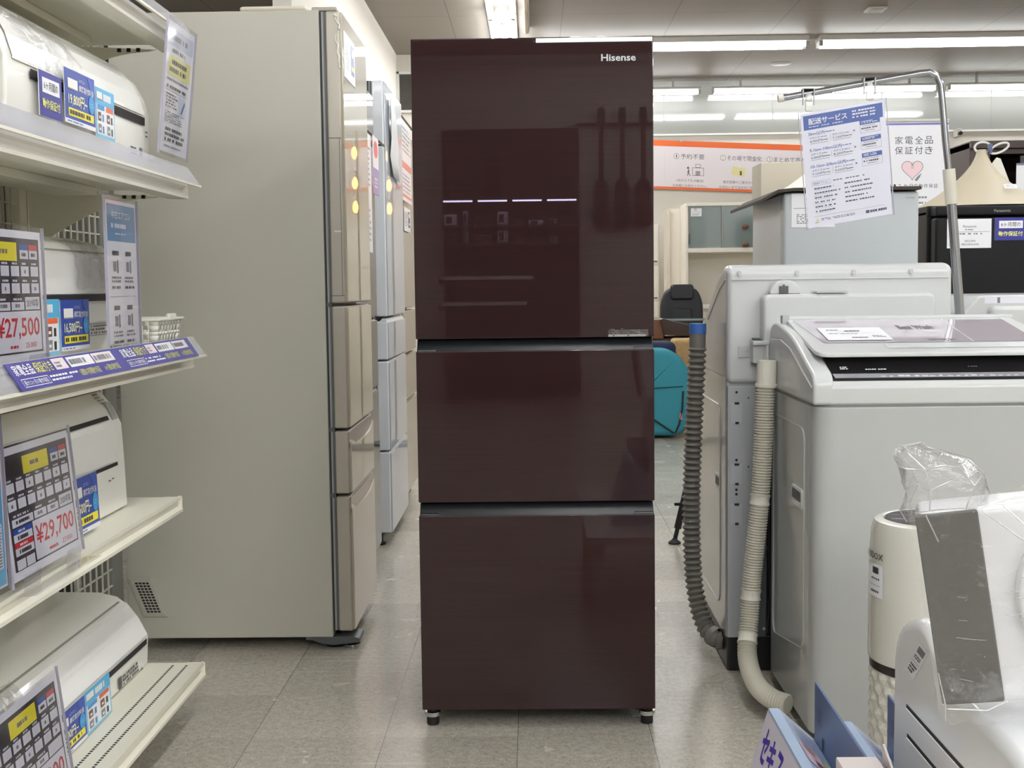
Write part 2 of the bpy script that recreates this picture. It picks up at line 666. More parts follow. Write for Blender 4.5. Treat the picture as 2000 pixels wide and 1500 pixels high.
# ------------------------------------------------------------------ steel shelving with air conditioners, left
CREAM = mat('cream_shelf_steel', (232, 229, 214), .38, var=.02, vscale=3)
CREAM_D = mat('grey_upright_steel', (128, 128, 122), .45, var=.03)
BLACKISH = mat('dark_gap', (26, 24, 26), .6, var=0)
YE = 2.94
SHELVES = [(1.605, -.805, 'top'), (1.272, -.805, 'a'), (.878, -.805, 'b'), (.536, -.842, 'c'), (.134, -.80, 'd')]
rack = thing('display_shelving', 'cream steel display shelving stacked with white air conditioners', 'shelving', (-1.0, 2.0, 0))
for zt, xf, tagn in SHELVES:
    b = B()
    b.prism([(-1.165, zt - .012), (-1.165, zt), (xf - .007, zt), (xf - .005, zt + .003), (xf, zt + .003), (xf, zt - .005), (xf - .008, zt - .009),
             (xf - .008, zt - .022), (xf + .004, zt - .027), (xf + .004, zt - .034), (xf - .04, zt - .034), (xf - .04, zt - .012)], 'Y', 1.0, YE, CREAM)
    if tagn != 'd':
        b.box(-1.08, -.98, 1.0, YE - .1, zt - .03, zt - .012, CREAM, .003)
    else:
        b.box(-1.16, -1.0, 1.0, YE - .02, 0.0, zt - .034, CREAM, .003)
        for xo in (-.835, -.868):
            n = 0
            y = 1.75
            while y < YE - .02:
                b.box(xo - .0028, xo + .0028, y, y + .0055, zt, zt + .0006, BLACKISH)
                y += .0115
    b.box(xf - .04, xf + .003, YE - .002, YE, zt - .034, zt + .001, CREAM)
    bd = b.done('shelf_board', rack)
    if tagn != 'd':
        for yb in (1.87, YE - .035):
            g = B()
            pts = [(-.87, zt - .034), (-1.165, zt - .014), (-1.165, zt - .15)]
            for k in range(9):
                t = k / 8
                pts.append((-1.165 + .29 * t, zt - .15 + .116 * math.sin(t * PI / 2)))
            g.prism([(-.855, zt - .03), (-1.165, zt - .012)] + pts[2:], 'Y', yb, yb + .003, CREAM)
            for q in range(3):
                g.box(-.90 - q * .022, -.892 - q * .022, yb - .004, yb + .006, zt - .034, zt - .026, BLACKISH)
            g.done('shelf_bracket', bd)
    if tagn in ('top', 'a', 'b'):
        r = B()
        r.prism([(xf + .002, zt + .04), (xf + .032, zt - .004), (xf + .0308, zt - .0047), (xf + .0008, zt + .0393)], 'Y', 1.0, YE + .004, CLEAR_MILK)
        r.box(xf + .028, xf + .034, 1.0, YE + .004, zt - .008, zt - .003, CREAM)
        r.done('price_rail', bd)
b = B()
b.box(-1.26, -1.17, 3.40, 3.488, 0, 1.9, CREAM_D, .004)
b.box(-1.25, -1.19, 3.36, 3.40, .42, .46, CREAM_D, .004)
b.done('upright_post', rack)
b = B()
b.box(-1.20, -1.165, 2.86, 2.90, 0, 1.95, CREAM, .003)
b.box(-1.20, -1.165, 1.98, 2.02, 0, 1.95, CREAM, .003)
b.done('upright_post', rack)
b = B()
WIRE = mat('cream_wire', (205, 203, 190), .4, var=0)
y = 1.2
while y < 3.40:
    b.box(-1.172, -1.168, y, y + .004, .1, 1.9, WIRE)
    y += .045
z = .12
while z < 1.9:
    b.box(-1.175, -1.171, 1.2, 3.40, z, z + .004, WIRE)
    z += .046
b.done('wire_mesh_back', rack)
b = B()
b.box(-1.215, -1.205, 1.0, 3.20, .46, 1.9, mat('beige_back_panel', (196, 190, 172), .6, var=.03), 0)
b.done('back_panel', rack)
# added dark box standing in for the dim space beyond the mesh
b = B()
b.box(-1.62, -1.30, 3.0, 3.46, 0, 1.75, mat('charcoal_panel', (44, 40, 40), .5), .006)
b.box(-1.297, -1.30, 3.02, 3.44, .6, .61, BLACKISH)
tag(b.done('dark_filler_box'), 'added dark charcoal box for the dim space seen through the wire mesh', 'cabinet')

AC_W = mat('air_conditioner_white', (244, 243, 237), .28, coat=.35, var=.012)
AC_P = mat('air_conditioner_panel_white', (247, 247, 244), .2, coat=.5, var=.012)
AC_G = mat('air_conditioner_seam_grey', (150, 148, 142), .4, var=0)


def px(prof, z):
    """front x of a profile at height z"""
    best = None
    for (xa, za), (xb, zb) in zip(prof, prof[1:]):
        if min(za, zb) - 1e-6 <= z <= max(za, zb) + 1e-6 and abs(za - zb) > 1e-6:
            x = xa + (xb - xa) * (z - za) / (zb - za)
            best = x if best is None else max(best, x)
    return best


def stripq(b, prof, z0, z1, y0, y1, m, off=.001):
    zs = sorted(set([z0, z1] + [z for _, z in prof if z0 < z < z1]))
    for a, c in zip(zs, zs[1:]):
        xa, xc = px(prof, a) + off, px(prof, c) + off
        b.poly([(xa, y0, a + off * .6), (xa, y1, a + off * .6), (xc, y1, c + off * .6), (xc, y0, c + off * .6)], m)


def aircon(label, prof, y0, y1, slits, panel, seams=(), stickers=None, film=None):
    root = thing('air_conditioner', label, 'air conditioner', (prof[0][0] - .1, (y0 + y1) / 2, prof[0][1]), 'wall air conditioners on the shelving')
    b = B()
    b.prism(prof, 'Y', y0, y1, AC_W, .006, 3)
    for z, y_a, y_b in seams:
        stripq(b, prof, z, z + .003, y_a, y_b, AC_G)
    body = b.done('body', root, smooth=50)
    p = B()
    stripq(p, prof, panel[0], panel[1], y0 + .02, panel[2], AC_P, .0025)
    p.done('front_panel', root, smooth=60)
    for z0, z1, y_a, y_b in slits:
        s = B()
        stripq(s, prof, z0, z1, y_a, y_b, BLACKISH, .0032)
        s.done('air_outlet', root)
    for fn in stickers or ():
        s = B()
        fn(s, prof)
        s.done('sticker', root)
    if film:
        f = B()
        z0, z1, y_a, y_b = film
        n = 14
        zs = [z0 + (z1 - z0) * k / 8 for k in range(9)]
        t = bmesh.new()
        grid = [[t.verts.new((px(prof, min(z, max(q[1] for q in prof) - .002)) + .004 + random.uniform(0, .007), y_a + (y_b - y_a) * j / n, z + random.uniform(-.003, .003))) for j in range(n + 1)] for z in zs]
        for i in range(8):
            for j in range(n):
                t.faces.new((grid[i][j], grid[i][j + 1], grid[i + 1][j + 1], grid[i + 1][j]))
        f._take(t, FILM)
        f.done('plastic_film', root, smooth=20)
    return root


P1 = [(-.838, 1.275), (-.826, 1.33), (-.824, 1.40), (-.834, 1.435), (-.852, 1.468), (-.880, 1.497), (-.915, 1.518), (-.97, 1.533), (-1.12, 1.538), (-1.155, 1.52), (-1.155, 1.275)]
P2 = [(-.925, .882), (-.908, .93), (-.905, 1.02), (-.905, 1.098), (-.925, 1.122), (-.985, 1.138), (-1.13, 1.15), (-1.16, 1.14), (-1.16, .882)]
P3 = [(-.928, .539), (-.931, .64), (-.935, .728), (-.953, .766), (-.975, .794), (-1.006, .818), (-1.05, .824), (-1.15, .824), (-1.16, .81), (-1.16, .539)]
P4 = [(-.930, .137), (-.926, .205), (-.948, .250), (-.972, .282), (-.998, .302), (-1.04, .312), (-1.15, .314), (-1.16, .30), (-1.16, .137)]


def st1_0(b, prof):
    s = Sheet(b, (px(prof, 1.31) + .003, 2.60, 1.305), (0, 1, 0), (0, 0, 1))
    s.rect(0, 0, .09, .03, WHITE_P, 1).micro(.004, .003, .05, .024, 4, INK, 2).rect(.062, .004, .02, .02, GREY_P, 2)


def st1_1(b, prof):
    s = Sheet(b, (px(prof, 1.36) + .003, 2.69, 1.352), (0, 1, 0), (0, 0, 1))
    s.rect(0, 0, .016, .003, INK, 2).rect(0, .009, .016, .003, INK, 2)


def st1_2(b, prof):
    s = Sheet(b, (px(prof, 1.43) + .006, 2.67, 1.40), (0, 1, 0), (-.4, 0, 1))
    s.micro(0, 0, .03, .05, 5, GREY_P, 2)


def st2_0(b, prof):
    s = Sheet(b, (px(prof, .95) + .003, 2.52, .935), (0, 1, 0), (0, 0, 1))
    s.ring(0, 0, .15, .025, .0012, INK, 1).disc(.014, .0125, .009, .0105, INK, 1).micro(.03, .002, .115, .021, 3, INK, 1)


def st3_0(b, prof):
    s = Sheet(b, (px(prof, .60) + .003, 2.56, .568), (0, 1, 0), (0, 0, 1))
    s.disc(.012, .02, .014, .025, GREY_P, 1).ring(.005, .008, .014, .022, .0015, WHITE_P, 2)


def st3_1(b, prof):
    s = Sheet(b, (px(prof, .62) + .003, 2.69, .61), (0, 1, 0), (0, 0, 1))
    s.rect(.0, .002, .014, .003, INK).rect(.022, .004, .012, .003, INK).rect(-.06, .03, .006, .003, GREY_P)


def st3_2(b, prof):
    s = Sheet(b, (px(prof, .742) + .003, 2.765, .74), (0, 1, 0), (-.47, 0, 1))
    s.rect(0, 0, .035, .042, mat('grey_panel_print', (176, 178, 178), .4, var=0), 1)


def st3_3(b, prof):
    s = Sheet(b, (px(prof, .772) + .004, 2.745, .775), (0, 1, 0), (-1.1, 0, 1))
    s.micro(0, 0, .035, .036, 4, GREY_P, 1)


def st4_0(b, prof):
    s = Sheet(b, (px(prof, .16) + .003, 2.70, .143), (0, 1, 0), (0, 0, 1))
    s.rect(0, .002, .022, .026, INK, 1).micro(.028, .002, .12, .026, 3, INK, 1, .7)


def st4_1(b, prof):
    s = Sheet(b, (px(prof, .26) + .004, 2.86, .245), (0, 1, 0), (-.6, 0, 1))
    s.micro(0, 0, .022, .05, 6, mat('blue_grey_print', (70, 110, 130), .4, var=0), 1)


def st4_2(b, prof):
    s = Sheet(b, (px(prof, .15) + .003, 2.86, .14), (0, 1, 0), (0, 0, 1))
    s.rect(0, 0, .014, .003, INK).rect(0, 0, .003, .01, INK)


aircon('white rounded air conditioner on the highest air conditioner shelf, domed front', P1, 1.99, 2.735, [(1.373, 1.390, 2.08, 2.69)], (1.395, 1.515, 2.69), [(1.515, 2.0, 2.72)], (st1_0, st1_1, st1_2,), (1.40, 1.50, 2.05, 2.33))
aircon('white boxy air conditioner behind the hanging used air conditioner notice', P2, 1.95, 2.70, [(1.004, 1.018, 1.96, 2.68)], (1.02, 1.095, 2.69), [(1.104, 1.97, 2.69)], (st2_0,), (1.03, 1.13, 2.46, 2.695))
aircon('white air conditioner with two dark slits behind the 29,700 yen price card', P3, 2.05, 2.815, [(.741, .750, 2.06, 2.74), (.638, .646, 2.06, 2.755)], (.65, .738, 2.765), [(.80, 2.06, 2.80)], (st3_0, st3_1, st3_2, st3_3,))
aircon('white low air conditioner on the base shelf with sloping top', P4, 2.1, 2.925, [(.190, .204, 2.11, 2.90)], (.21, .288, 2.915), [(.292, 2.11, 2.90), (.243, 2.11, 2.89)], (st4_0, st4_1, st4_2,), (.20, .30, 2.12, 2.28))


# ---- printed cards
def draw_price(price, sub, year):
    DARK = paper((58, 54, 62))
    CELL = paper((222, 222, 228))

    def d(s, w, h):
        def R(xr, y, ww, hh, m, l=2):      # measured from the right and the top edge
            s.rect(w - xr - ww, h - y - hh, ww, hh, m, l)

        def Mi(xr, y, ww, hh, m, l=3, f=.7):
            s.micro(w - xr - ww, h - y - hh, ww, hh, 1, m, l, f)
        R(.010, .0125, w - .020, .188, DARK, 1)
        R(.215, .022, .062, .026, paper((40, 38, 42)))
        R(.102, .020, .108, .030, YEL_P)
        Mi(.135, .030, .045, .010, GREY_P)
        for xr, c in ((.056, BLUE_P), (.018, RED_P)):
            R(xr, .0225, .034, .0085, c)
            R(xr, .0315, .034, .0145, CELL)
            Mi(xr + .007, .035, .020, .008, INK)
        for row, y in ((0, .058), (1, .086)):
            for k in range(7):
                R(.017 + k * .0395, y, .0315, .0165, CELL)
                Mi(.021 + k * .0395, y - .0065, .023, .0048, CELL, 2)
                if (k + row) % 3 == 1:
                    Mi(.029 + k * .0395, y + .005, .008, .008, GREY_P)
        R(.017, .1085, .060, .021, CELL)
        if year:
            s.text(year, w - .072, h - .1255, .048, .0135, INK, 3)
        for xr, ww in ((.082, .050), (.137, .052), (.194, .085)):
            R(xr, .1165, ww, .013, CELL)
            Mi(xr + .008, .1095, ww - .016, .005, CELL, 2)
            Mi(xr + .012, .1185, ww - .026, .008, GREY_P if ww < .06 else INK)
        for y, c in ((.1325, BLUE_P), (.155, RED_P)):
            R(.205, y, .074, .009, c)
            Mi(.225, y + .002, .035, .005, WHITE_P)
            R(.205, y + .009, .074, .0125, CELL)
            Mi(.215, y + .011, .05, .009, INK)
        R(.245, .183, .034, .016, CELL)
        R(.207, .183, .034, .016, CELL)
        R(.016, .1315, .186, .066, paper((228, 228, 234)), 3)
        s.text(price, w - .194, h - .178, .170, .037, RED_P, 4, .012)
        s.text(sub, w - .085, h - .193, .045, .0095, RED_P, 4)
        Mi(.105, .186, .040, .006, RED_P, 4, .8)
    return d


def price_holder(hb, s, w, h):
    sleeve(hb, s, w, h)
    for x in (.02, w - .09):
        P = [s.p(x, -.02, .004), s.p(x + .07, -.02, .004), s.p(x + .07, .008, .009), s.p(x, .008, .009)]
        hb.poly(P, CLEAR)
    hb.poly([s.p(-.005, -.022, .0), s.p(w + .005, -.022, .0), s.p(w + .005, -.022, .035), s.p(-.005, -.022, .035)], CLEAR)


card('price_card', 'dark grid price card reading 29,700 yen in a clear stand', 'price card', (-.835, 1.965, .560), (0, 1, 0), (-.09, 0, 1), .297, .215, draw_price('¥29,700', '27,000', '2020年製'), group='air conditioner price cards', holder=price_holder)
card('price_card', 'dark grid price card reading 27,500 yen, second shelf from the top', 'price card', (-.838, 1.842, .914), (0, 1, 0), (-.01, 0, 1), .297, .212, draw_price('¥27,500', '25,000', '2019年製'), group='air conditioner price cards', holder=price_holder)
card('price_card', 'price card cut off by the edge of the picture at the top left', 'price card', (-.832, 1.635, 1.302), (0, 1, 0), (-.05, 0, 1), .297, .21, draw_price('¥32,000', '29,000', ''), group='air conditioner price cards', holder=price_holder)
card('price_card', 'price card standing on the base shelf, cut off by the bottom of the picture', 'price card', (-.845, 1.895, .166), (0, 1, 0), (-.12, 0, 1), .297, .18, draw_price('¥24,200', '22,000', ''), group='air conditioner price cards', holder=price_holder)


def draw_poster(s, w, h):
    n = 14
    for k in range(n):
        t = k / (n - 1)
        s.rect(.004, .004 + k * (h - .008) / n, w - .008, (h - .008) / n, paper((int(120 - 95 * t), int(185 - 60 * t), int(220 - 35 * t))), 1)
    s.disc(w - .045, h * .62, .03, .06, WHITE_P, 2).rect(w - .03, .03, .018, .07, WHITE_P, 2).micro(w - .028, .032, .014, .066, 14, GREY_P, 3)
    s.micro(w - .1, h * .40, .09, .03, 2, WHITE_P, 2, .8)


card('poster_card', 'sky blue poster card in a clear stand at the left edge of the third shelf', 'poster', (-.833, 1.72, .565), (0, 1, 0), (-.02, 0, 1), .215, .268, draw_poster, holder=sleeve)


def ac_picture(s, x, y, w, h, lvl=2):
    s.rect(x, y, w, h, paper((236, 236, 232)), lvl).rect(x, y, w, h * .12, paper((150, 150, 150)), lvl + 1)


def draw_promo(price):
    def d(s, w, h):
        BL, BR = paper((38, 68, 160)), paper((52, 82, 178))
        s.rect(0, h * .08, w, h * .92, BL, 1)
        s.shape([(w * .74, h), (w, h), (w, h * .45)], BR, 2)
        s.rect(0, 0, w, h * .08, WHITE_P, 1).micro(w * .06, h * .02, w * .5, h * .04, 1, BLUE_P, 2)
        ac_picture(s, w * .10, h * .63, w * .32, h * .20)
        s.text('エアコン', w * .46, h * .82, w * .2, h * .05, WHITE_P, 3)
        s.text('標準取付料金', w * .45, h * .64, w * .5, h * .13, WHITE_P, 3, .01)
        s.text(price + '円~', w * .10, h * .33, w * .62, h * .23, paper((250, 246, 190)), 3, .015)
        s.disc(w * .87, h * .47, w * .10, h * .17, paper((50, 150, 215)), 3).micro(w * .81, h * .42, w * .12, h * .10, 2, SKY_P, 4)
        s.rect(w * .10, h * .14, w * .84, h * .15, YEL_P, 2).micro(w * .13, h * .165, w * .8, h * .10, 1, INK, 3, .8)
    return d


def draw_sky(s, w, h):
    s.rect(0, 0, w, h, paper((120, 195, 235)), 1).rect(0, h * .68, w, h * .32, paper((84, 176, 222)), 2)
    s.rect(w * .05, h * .06, w * .9, h * .6, WHITE_P, 2)
    ac_picture(s, w * .06, h * .76, w * .28, h * .16, 3)
    s.micro(w * .40, h * .75, w * .45, h * .17, 1, WHITE_P, 3, .85)
    s.rect(w * .08, h * .56, w * .36, h * .10, paper((60, 140, 205)), 3).rect(w * .54, h * .56, w * .38, h * .10, ORANGE_P, 3)
    for i, x in enumerate((.10, .56)):
        for j, y in enumerate((.33, .09)):
            s.rect(w * x, h * y, w * .16, h * .18, paper((110, 72, 58) if j == 0 else (130, 130, 134)), 3).rect(w * (x + .04), h * (y + .05), w * .08, h * .05, WHITE_P, 4)
            s.rect(w * (x + .22), h * y, w * .08, h * .15, INK if i else paper((70, 140, 200)), 3)


def draw_six(s, w, h):
    s.rect(0, 0, w, h, NAVY_P, 1)
    s.rect(w * .13, h * .53, w * .76, h * .33, WHITE_P, 2).text('6ヶ月間の', w * .19, h * .60, w * .63, h * .19, INK, 3, .005)
    s.text('動作保証付', w * .11, h * .18, w * .78, h * .22, paper((240, 245, 120)), 3, .007)


PG, SG, NG = 'blue installation price cards', 'sky blue option cards', 'navy warranty cards'
card('promo_card', 'blue card reading 19,800 yen on the domed top air conditioner', 'promo card', (-.812, 2.205, 1.322), (0, 1, 0), (0, 0, 1), .15, .095, draw_promo('19,800'), group=PG)
card('promo_card', 'blue card reading 16,500 yen beside the 27,500 yen price card', 'promo card', (-.898, 2.372, .912), (0, 1, 0), (0, 0, 1), .152, .098, draw_promo('16,500'), group=PG)
card('promo_card', 'blue card half hidden behind the 29,700 yen price card', 'promo card', (-.899, 2.395, .545), (0, 1, 0), (-.04, 0, 1), .152, .112, draw_promo('16,500'), group=PG)
card('promo_card', 'blue card reading 16,500 yen on the low base shelf air conditioner', 'promo card', (-.90, 2.277, .138), (0, 1, 0), (-.05, 0, 1), .155, .086, draw_promo('16,500'), group=PG)
card('option_card', 'sky blue card on the domed top air conditioner', 'promo card', (-.814, 2.365, 1.316), (0, 1, 0), (0, 0, 1), .105, .092, draw_sky, group=SG)
card('option_card', 'sky blue card between the 27,500 yen price card and a blue card', 'promo card', (-.899, 2.222, .908), (0, 1, 0), (0, 0, 1), .146, .104, draw_sky, group=SG)
card('option_card', 'sky blue card on the low base shelf air conditioner', 'promo card', (-.902, 2.437, .138), (0, 1, 0), (-.05, 0, 1), .148, .086, draw_sky, group=SG)
card('warranty_card', 'small navy warranty card on the domed top air conditioner', 'warranty card', (-.812, 2.09, 1.318), (0, 1, 0), (0, 0, 1), .10, .075, draw_six, group=NG)
card('warranty_card', 'small navy warranty card on the base shelf behind the price card', 'warranty card', (-.899, 2.18, .138), (0, 1, 0), (-.05, 0, 1), .094, .08, draw_six, group=NG)


def draw_hang1(s, w, h):
    s.rect(.008, h * .82, w - .016, h * .13, paper((205, 210, 225)), 1).micro(.03, h * .86, w * .72, h * .05, 1, GREY_P, 2, .8)
    s.micro(.04, h * .77, w * .55, h * .035, 1, GREY_P, 2, .8)
    s.rect(.02, h * .59, w * .82, h * .16, paper((232, 226, 140)), 1)
    s.micro(.045, h * .68, w * .55, h * .04, 1, INK, 2, .85).micro(.03, h * .62, w * .7, h * .04, 1, INK, 2, .85)
    s.micro(.02, h * .55, w * .8, h * .025, 1, GREY_P, 2, .7)
    s.micro(.02, h * .49, w * .78, h * .03, 1, INK, 2, .8)
    s.rect(.015, h * .475, w * .8, .001, GREY_P, 1)
    s.micro(.02, h * .34, w * .45, h * .12, 5, INK, 2, .5)
    s.rect(w * .56, h * .31, w * .28, h * .15, paper((210, 220, 232)), 1)
    s.shape([(w * .66, h * .33), (w * .69, h * .33), (w * .80, h * .42), (w * .77, h * .44)], BLUE_P, 2)
    s.micro(.02, h * .23, w * .7, h * .09, 5, GREY_P, 2, .45)
    s.micro(.03, h * .08, w * .75, h * .12, 3, INK, 2, .6).micro(.03, h * .04, w * .8, h * .018, 1, GREY_P, 2)


def draw_hang2(s, w, h):
    s.rect(.006, h * .72, w - .012, h * .255, paper((92, 138, 180)), 1)
    s.text('中古エアコン', w * .18, h * .875, w * .62, h * .055, WHITE_P, 2, .01)
    s.micro(w * .16, h * .81, w * .68, h * .035, 1, WHITE_P, 2, .85).micro(w * .28, h * .765, w * .42, h * .015, 1, WHITE_P, 2, .7)
    for r, y in enumerate((.62, .24)):
        for c, x in enumerate((.17, .60)):
            s.micro(w * x, h * y, w * .24, h * .035, 1, INK, 2, .9, 1)
            s.rect(w * (x + .02), h * (y - .11), w * .10, h * .07, GREY_P, 1).rect(w * (x + .14), h * (y - .12), w * .05, h * .09, GREY_P, 1)
            s.micro(w * (x - .04), h * (y - .19), w * .34, h * .05, 2, GREY_P, 2, .6)
            s.micro(w * (x - .04), h * (y - .235), w * .34, h * .03, 1, INK, 2, .6)
    s.rect(w * .06, h * .335, w * .88, .0008, GREY_P, 1)


card('hanging_notice', 'white notice with a yellow box hung in clear sleeve from the top rail', 'notice', (-.793, 2.692, 1.326), (0, 1, 0), (.03, 0, .276), .205, .276, draw_hang1, holder=sleeve)
card('hanging_notice', 'white and blue notice for used air conditioners above the white basket', 'notice', (-.835, 2.46, .918), (0, 1, 0), (0, 0, 1), .185, .288, draw_hang2, holder=sleeve)


def draw_strip(s, w, h):
    PU = paper((72, 70, 150), .2)
    s.rect(0, 0, w, h, PU, 1)
    YT = paper((226, 226, 110), .2)
    for o in (0.0, .5):
        s.text('家電全品', o + .014, h * .52, .075, h * .40, WHITE_P, 2, .01)
        s.text('保証付き', o + .095, h * .52, .072, h * .40, YT, 2, .01)
        s.ring(o + .018, h * .10, .105, h * .30, .0012, WHITE_P, 2).text('最大12ヶ月の動作保証', o + .024, h * .16, .093, h * .18, WHITE_P, 2)
        s.micro(o + .13, h * .12, .13, h * .28, 2, WHITE_P, 2, .5)
        s.rect(o + .175, h * .52, .055, h * .42, paper((238, 224, 232), .2), 2).micro(o + .182, h * .58, .025, h * .26, 2, GREY_P, 3)
        s.rect(o + .24, h * .52, .115, h * .40, WHITE_P, 2).micro(o + .246, h * .60, .10, h * .24, 1, GREY_P, 3, .85)
        s.rect(o + .36, h * .52, .105, h * .40, paper((240, 228, 234), .2), 2).micro(o + .366, h * .60, .09, h * .24, 1, GREY_P, 3, .85)
        s.text('1週間の初期動作保証', o + .262, h * .14, .10, h * .26, YT, 2)
        s.text('6ヶ月間の動作保証', o + .385, h * .14, .08, h * .26, YT, 2)


card('shelf_strip', 'long purple warranty strip along the front rail of the second air conditioner shelf', 'shelf strip', (-.7692, 1.87, .8758), (0, 1, 0), (-.030, 0, .044), 1.0, .050, draw_strip, base=paper((72, 70, 150), .2))

# white plastic basket
b = B()
BSK = mat('white_basket_plastic', (232, 230, 222), .4, var=.01)
bx0, bx1, by0, by1, bz0, bz1 = -.955, -.825, 2.745, 2.93, .882, .962
root = thing('storage_basket', 'small white perforated plastic basket at the end of the shelf', 'basket', ((bx0 + bx1) / 2, (by0 + by1) / 2, bz0))


def bpt(u, v, t):
    k = .86 + .14 * t
    return ((bx0 + bx1) / 2 + (u - .5) * (bx1 - bx0) * k, (by0 + by1) / 2 + (v - .5) * (by1 - by0) * k, bz0 + (bz1 - bz0) * t)


b.poly([bpt(0, 0, 0), bpt(1, 0, 0), bpt(1, 1, 0), bpt(0, 1, 0)], BSK)
for side in range(4):
    def q(s_, t, side=side):
        return bpt(*((s_, 0), (1, s_), (s_, 1), (0, s_))[side], t)
    n = 6 if side % 2 else 5
    edges = [0, .10]
    for k in range(n):
        a = .10 + .8 * k / n
        edges += [a + .8 / n * .72, a + .8 / n]
    edges = edges[:-1] + [1.0]
    ts = [0, .10, .28, .38, .56, .66, .84, 1.0]
    for i, (e0, e1) in enumerate(zip(edges, edges[1:])):
        for j, (t0, t1) in enumerate(zip(ts, ts[1:])):
            hole = (i % 2 == 1) and (j % 2 == 1) and 0 < i < len(edges) - 2
            if not hole:
                b.poly([q(e0, t0), q(e1, t0), q(e1, t1), q(e0, t1)], BSK)
bk = b.done('basket_body', root)
so = bk.modifiers.new('thickness', 'SOLIDIFY')
so.thickness = .002
b = B()
for (x0, x1, y0, y1) in ((bx0 - .006, bx1 + .006, by0 - .006, by0 + .004), (bx0 - .006, bx1 + .006, by1 - .004, by1 + .006), (bx0 - .006, bx0 + .004, by0, by1), (bx1 - .004, bx1 + .006, by0, by1)):
    b.box(x0, x1, y0, y1, bz1 - .003, bz1 + .003, BSK, .002)
b.box(bx1 - .004, bx1 + .007, by0 + .075, by0 + .125, bz1 - .002, bz1 + .012, BSK, .003)
b.done('rim', root)

# ------------------------------------------------------------------ brown three-door refrigerator in the middle
def brushed(name, rgb, rgb2, rough, coat):
    m = mat(name, rgb, rough, coat=coat, var=0, crough=.006)
    nt = m.node_tree
    b = nt.nodes['Principled BSDF']
    tc = nt.nodes.new('ShaderNodeTexCoord')
    mp = nt.nodes.new('ShaderNodeMapping')
    mp.inputs['Scale'].default_value = (3, 3, 420)
    nz = nt.nodes.new('ShaderNodeTexNoise')
    nz.inputs['Scale'].default_value = 1.0
    nz.inputs['Detail'].default_value = 3
    mx = nt.nodes.new('ShaderNodeMix')
    mx.data_type = 'RGBA'
    mx.inputs[6].default_value = lin(rgb)
    mx.inputs[7].default_value = lin(rgb2)
    nt.links.new(tc.outputs['Object'], mp.inputs[0])
    nt.links.new(mp.outputs[0], nz.inputs['Vector'])
    nt.links.new(nz.outputs['Fac'], mx.inputs[0])
    nt.links.new(mx.outputs[2], b.inputs['Base Color'])
    return m


BROWN = brushed('brown_glass_door', (40, 25, 26), (52, 34, 34), .5, .8)
BROWN.node_tree.nodes['Principled BSDF'].inputs['Specular IOR Level'].default_value = .0
BROWN_C = mat('brown_cabinet_steel', (62, 44, 42), .4)
BLK = mat('black_handle_plastic', (26, 28, 33), .3, var=0)
RUB = mat('black_rubber', (18, 18, 18), .6, var=0)
CHR = mat('chrome', (205, 205, 205), .12, metal=1.0, var=0)
SILV = mat('silver_lettering', (176, 176, 180), .35, metal=.3, var=0)

fr = thing('refrigerator', 'glossy dark brown three-door refrigerator standing alone in the middle of the aisle', 'refrigerator', (.003, 2.88, 0))
b = B()
b.box(-.262, .268, 2.915, 3.43, .052, 1.572, BROWN_C, .006)
b.box(-.262, .268, 2.90, 2.92, .06, 1.57, BLK)
b.done('cabinet', fr)
for nm, z0, z1 in (('door', .908, 1.579), ('drawer', .532, .880), ('drawer', .044, .501)):
    b = B()
    b.box(-.268, .274, 2.85, 2.903, z0, z1, BROWN, .0025, 2)
    d = b.done(nm, fr)
    if nm == 'door':
        s = B()
        sh = Sheet(s, (.158, 2.849, 1.524), (1, 0, 0), (0, 0, 1))
        sh.text('Hisense', 0, 0, .077, .0155, SILV, 1, .018)
        s.done('logo', d)
        s = B()
        sh = Sheet(s, (.170, 2.8495, .909), (1, 0, 0), (0, 0, 1))
        sh.rect(0, 0, .09, .016, FILM, 1)
        sh.rect(.0, .0, .085, .005, paper((150, 145, 145)), 2).disc(.012, .0025, .002, .002, INK, 3, 8).disc(.045, .0025, .002, .002, INK, 3, 8)
        for k in range(14):
            x, y = random.uniform(.0, .08), random.uniform(.006, .022)
            sh.rect(x, y, random.uniform(.004, .012), .0006, paper((130, 118, 118)), 2)
        s.done('film_remnant', d)
    else:
        h = B()
        h.prism([(2.853, z1 - .002), (2.872, z1 + .027), (2.90, z1 + .027), (2.90, z1 - .002)], 'X', -.266, .272, BLK, .002)
        for x0, x1 in ((-.264, -.222), (.228, .270)):
            h.prism([(2.8515, z1 - .001), (2.853, z1 + .005), (2.875, z1 + .007), (2.88, z1 - .001)], 'X', x0, x1, BLK, .0015)
        h.done('handle', d)
for x in (-.246, .257):
    b = B()
    b.lathe([(.001, 0), (.0135, 0), (.0145, .003), (.0145, .022)], x, 2.885, RUB, 24)
    b.lathe([(.013, .0205), (.0185, .021), (.020, .025), (.0185, .031), (.013, .0315)], x, 2.885, CHR, 28)
    b.lathe([(.012, .031), (.014, .033), (.014, .054)], x, 2.885, RUB, 20)
    b.box(x - .014 if x > 0 else x + .006, x - .026 if x > 0 else x + .026, 2.88, 2.93, .034, .056, BLK, .002)
    b.done('foot', fr)
for x in (-.235, .245):
    b = B()
    b.tube([(x - .012, 3.36, .027), (x + .012, 3.36, .027)], .027, RUB, 20)
    b.done('roller', fr)

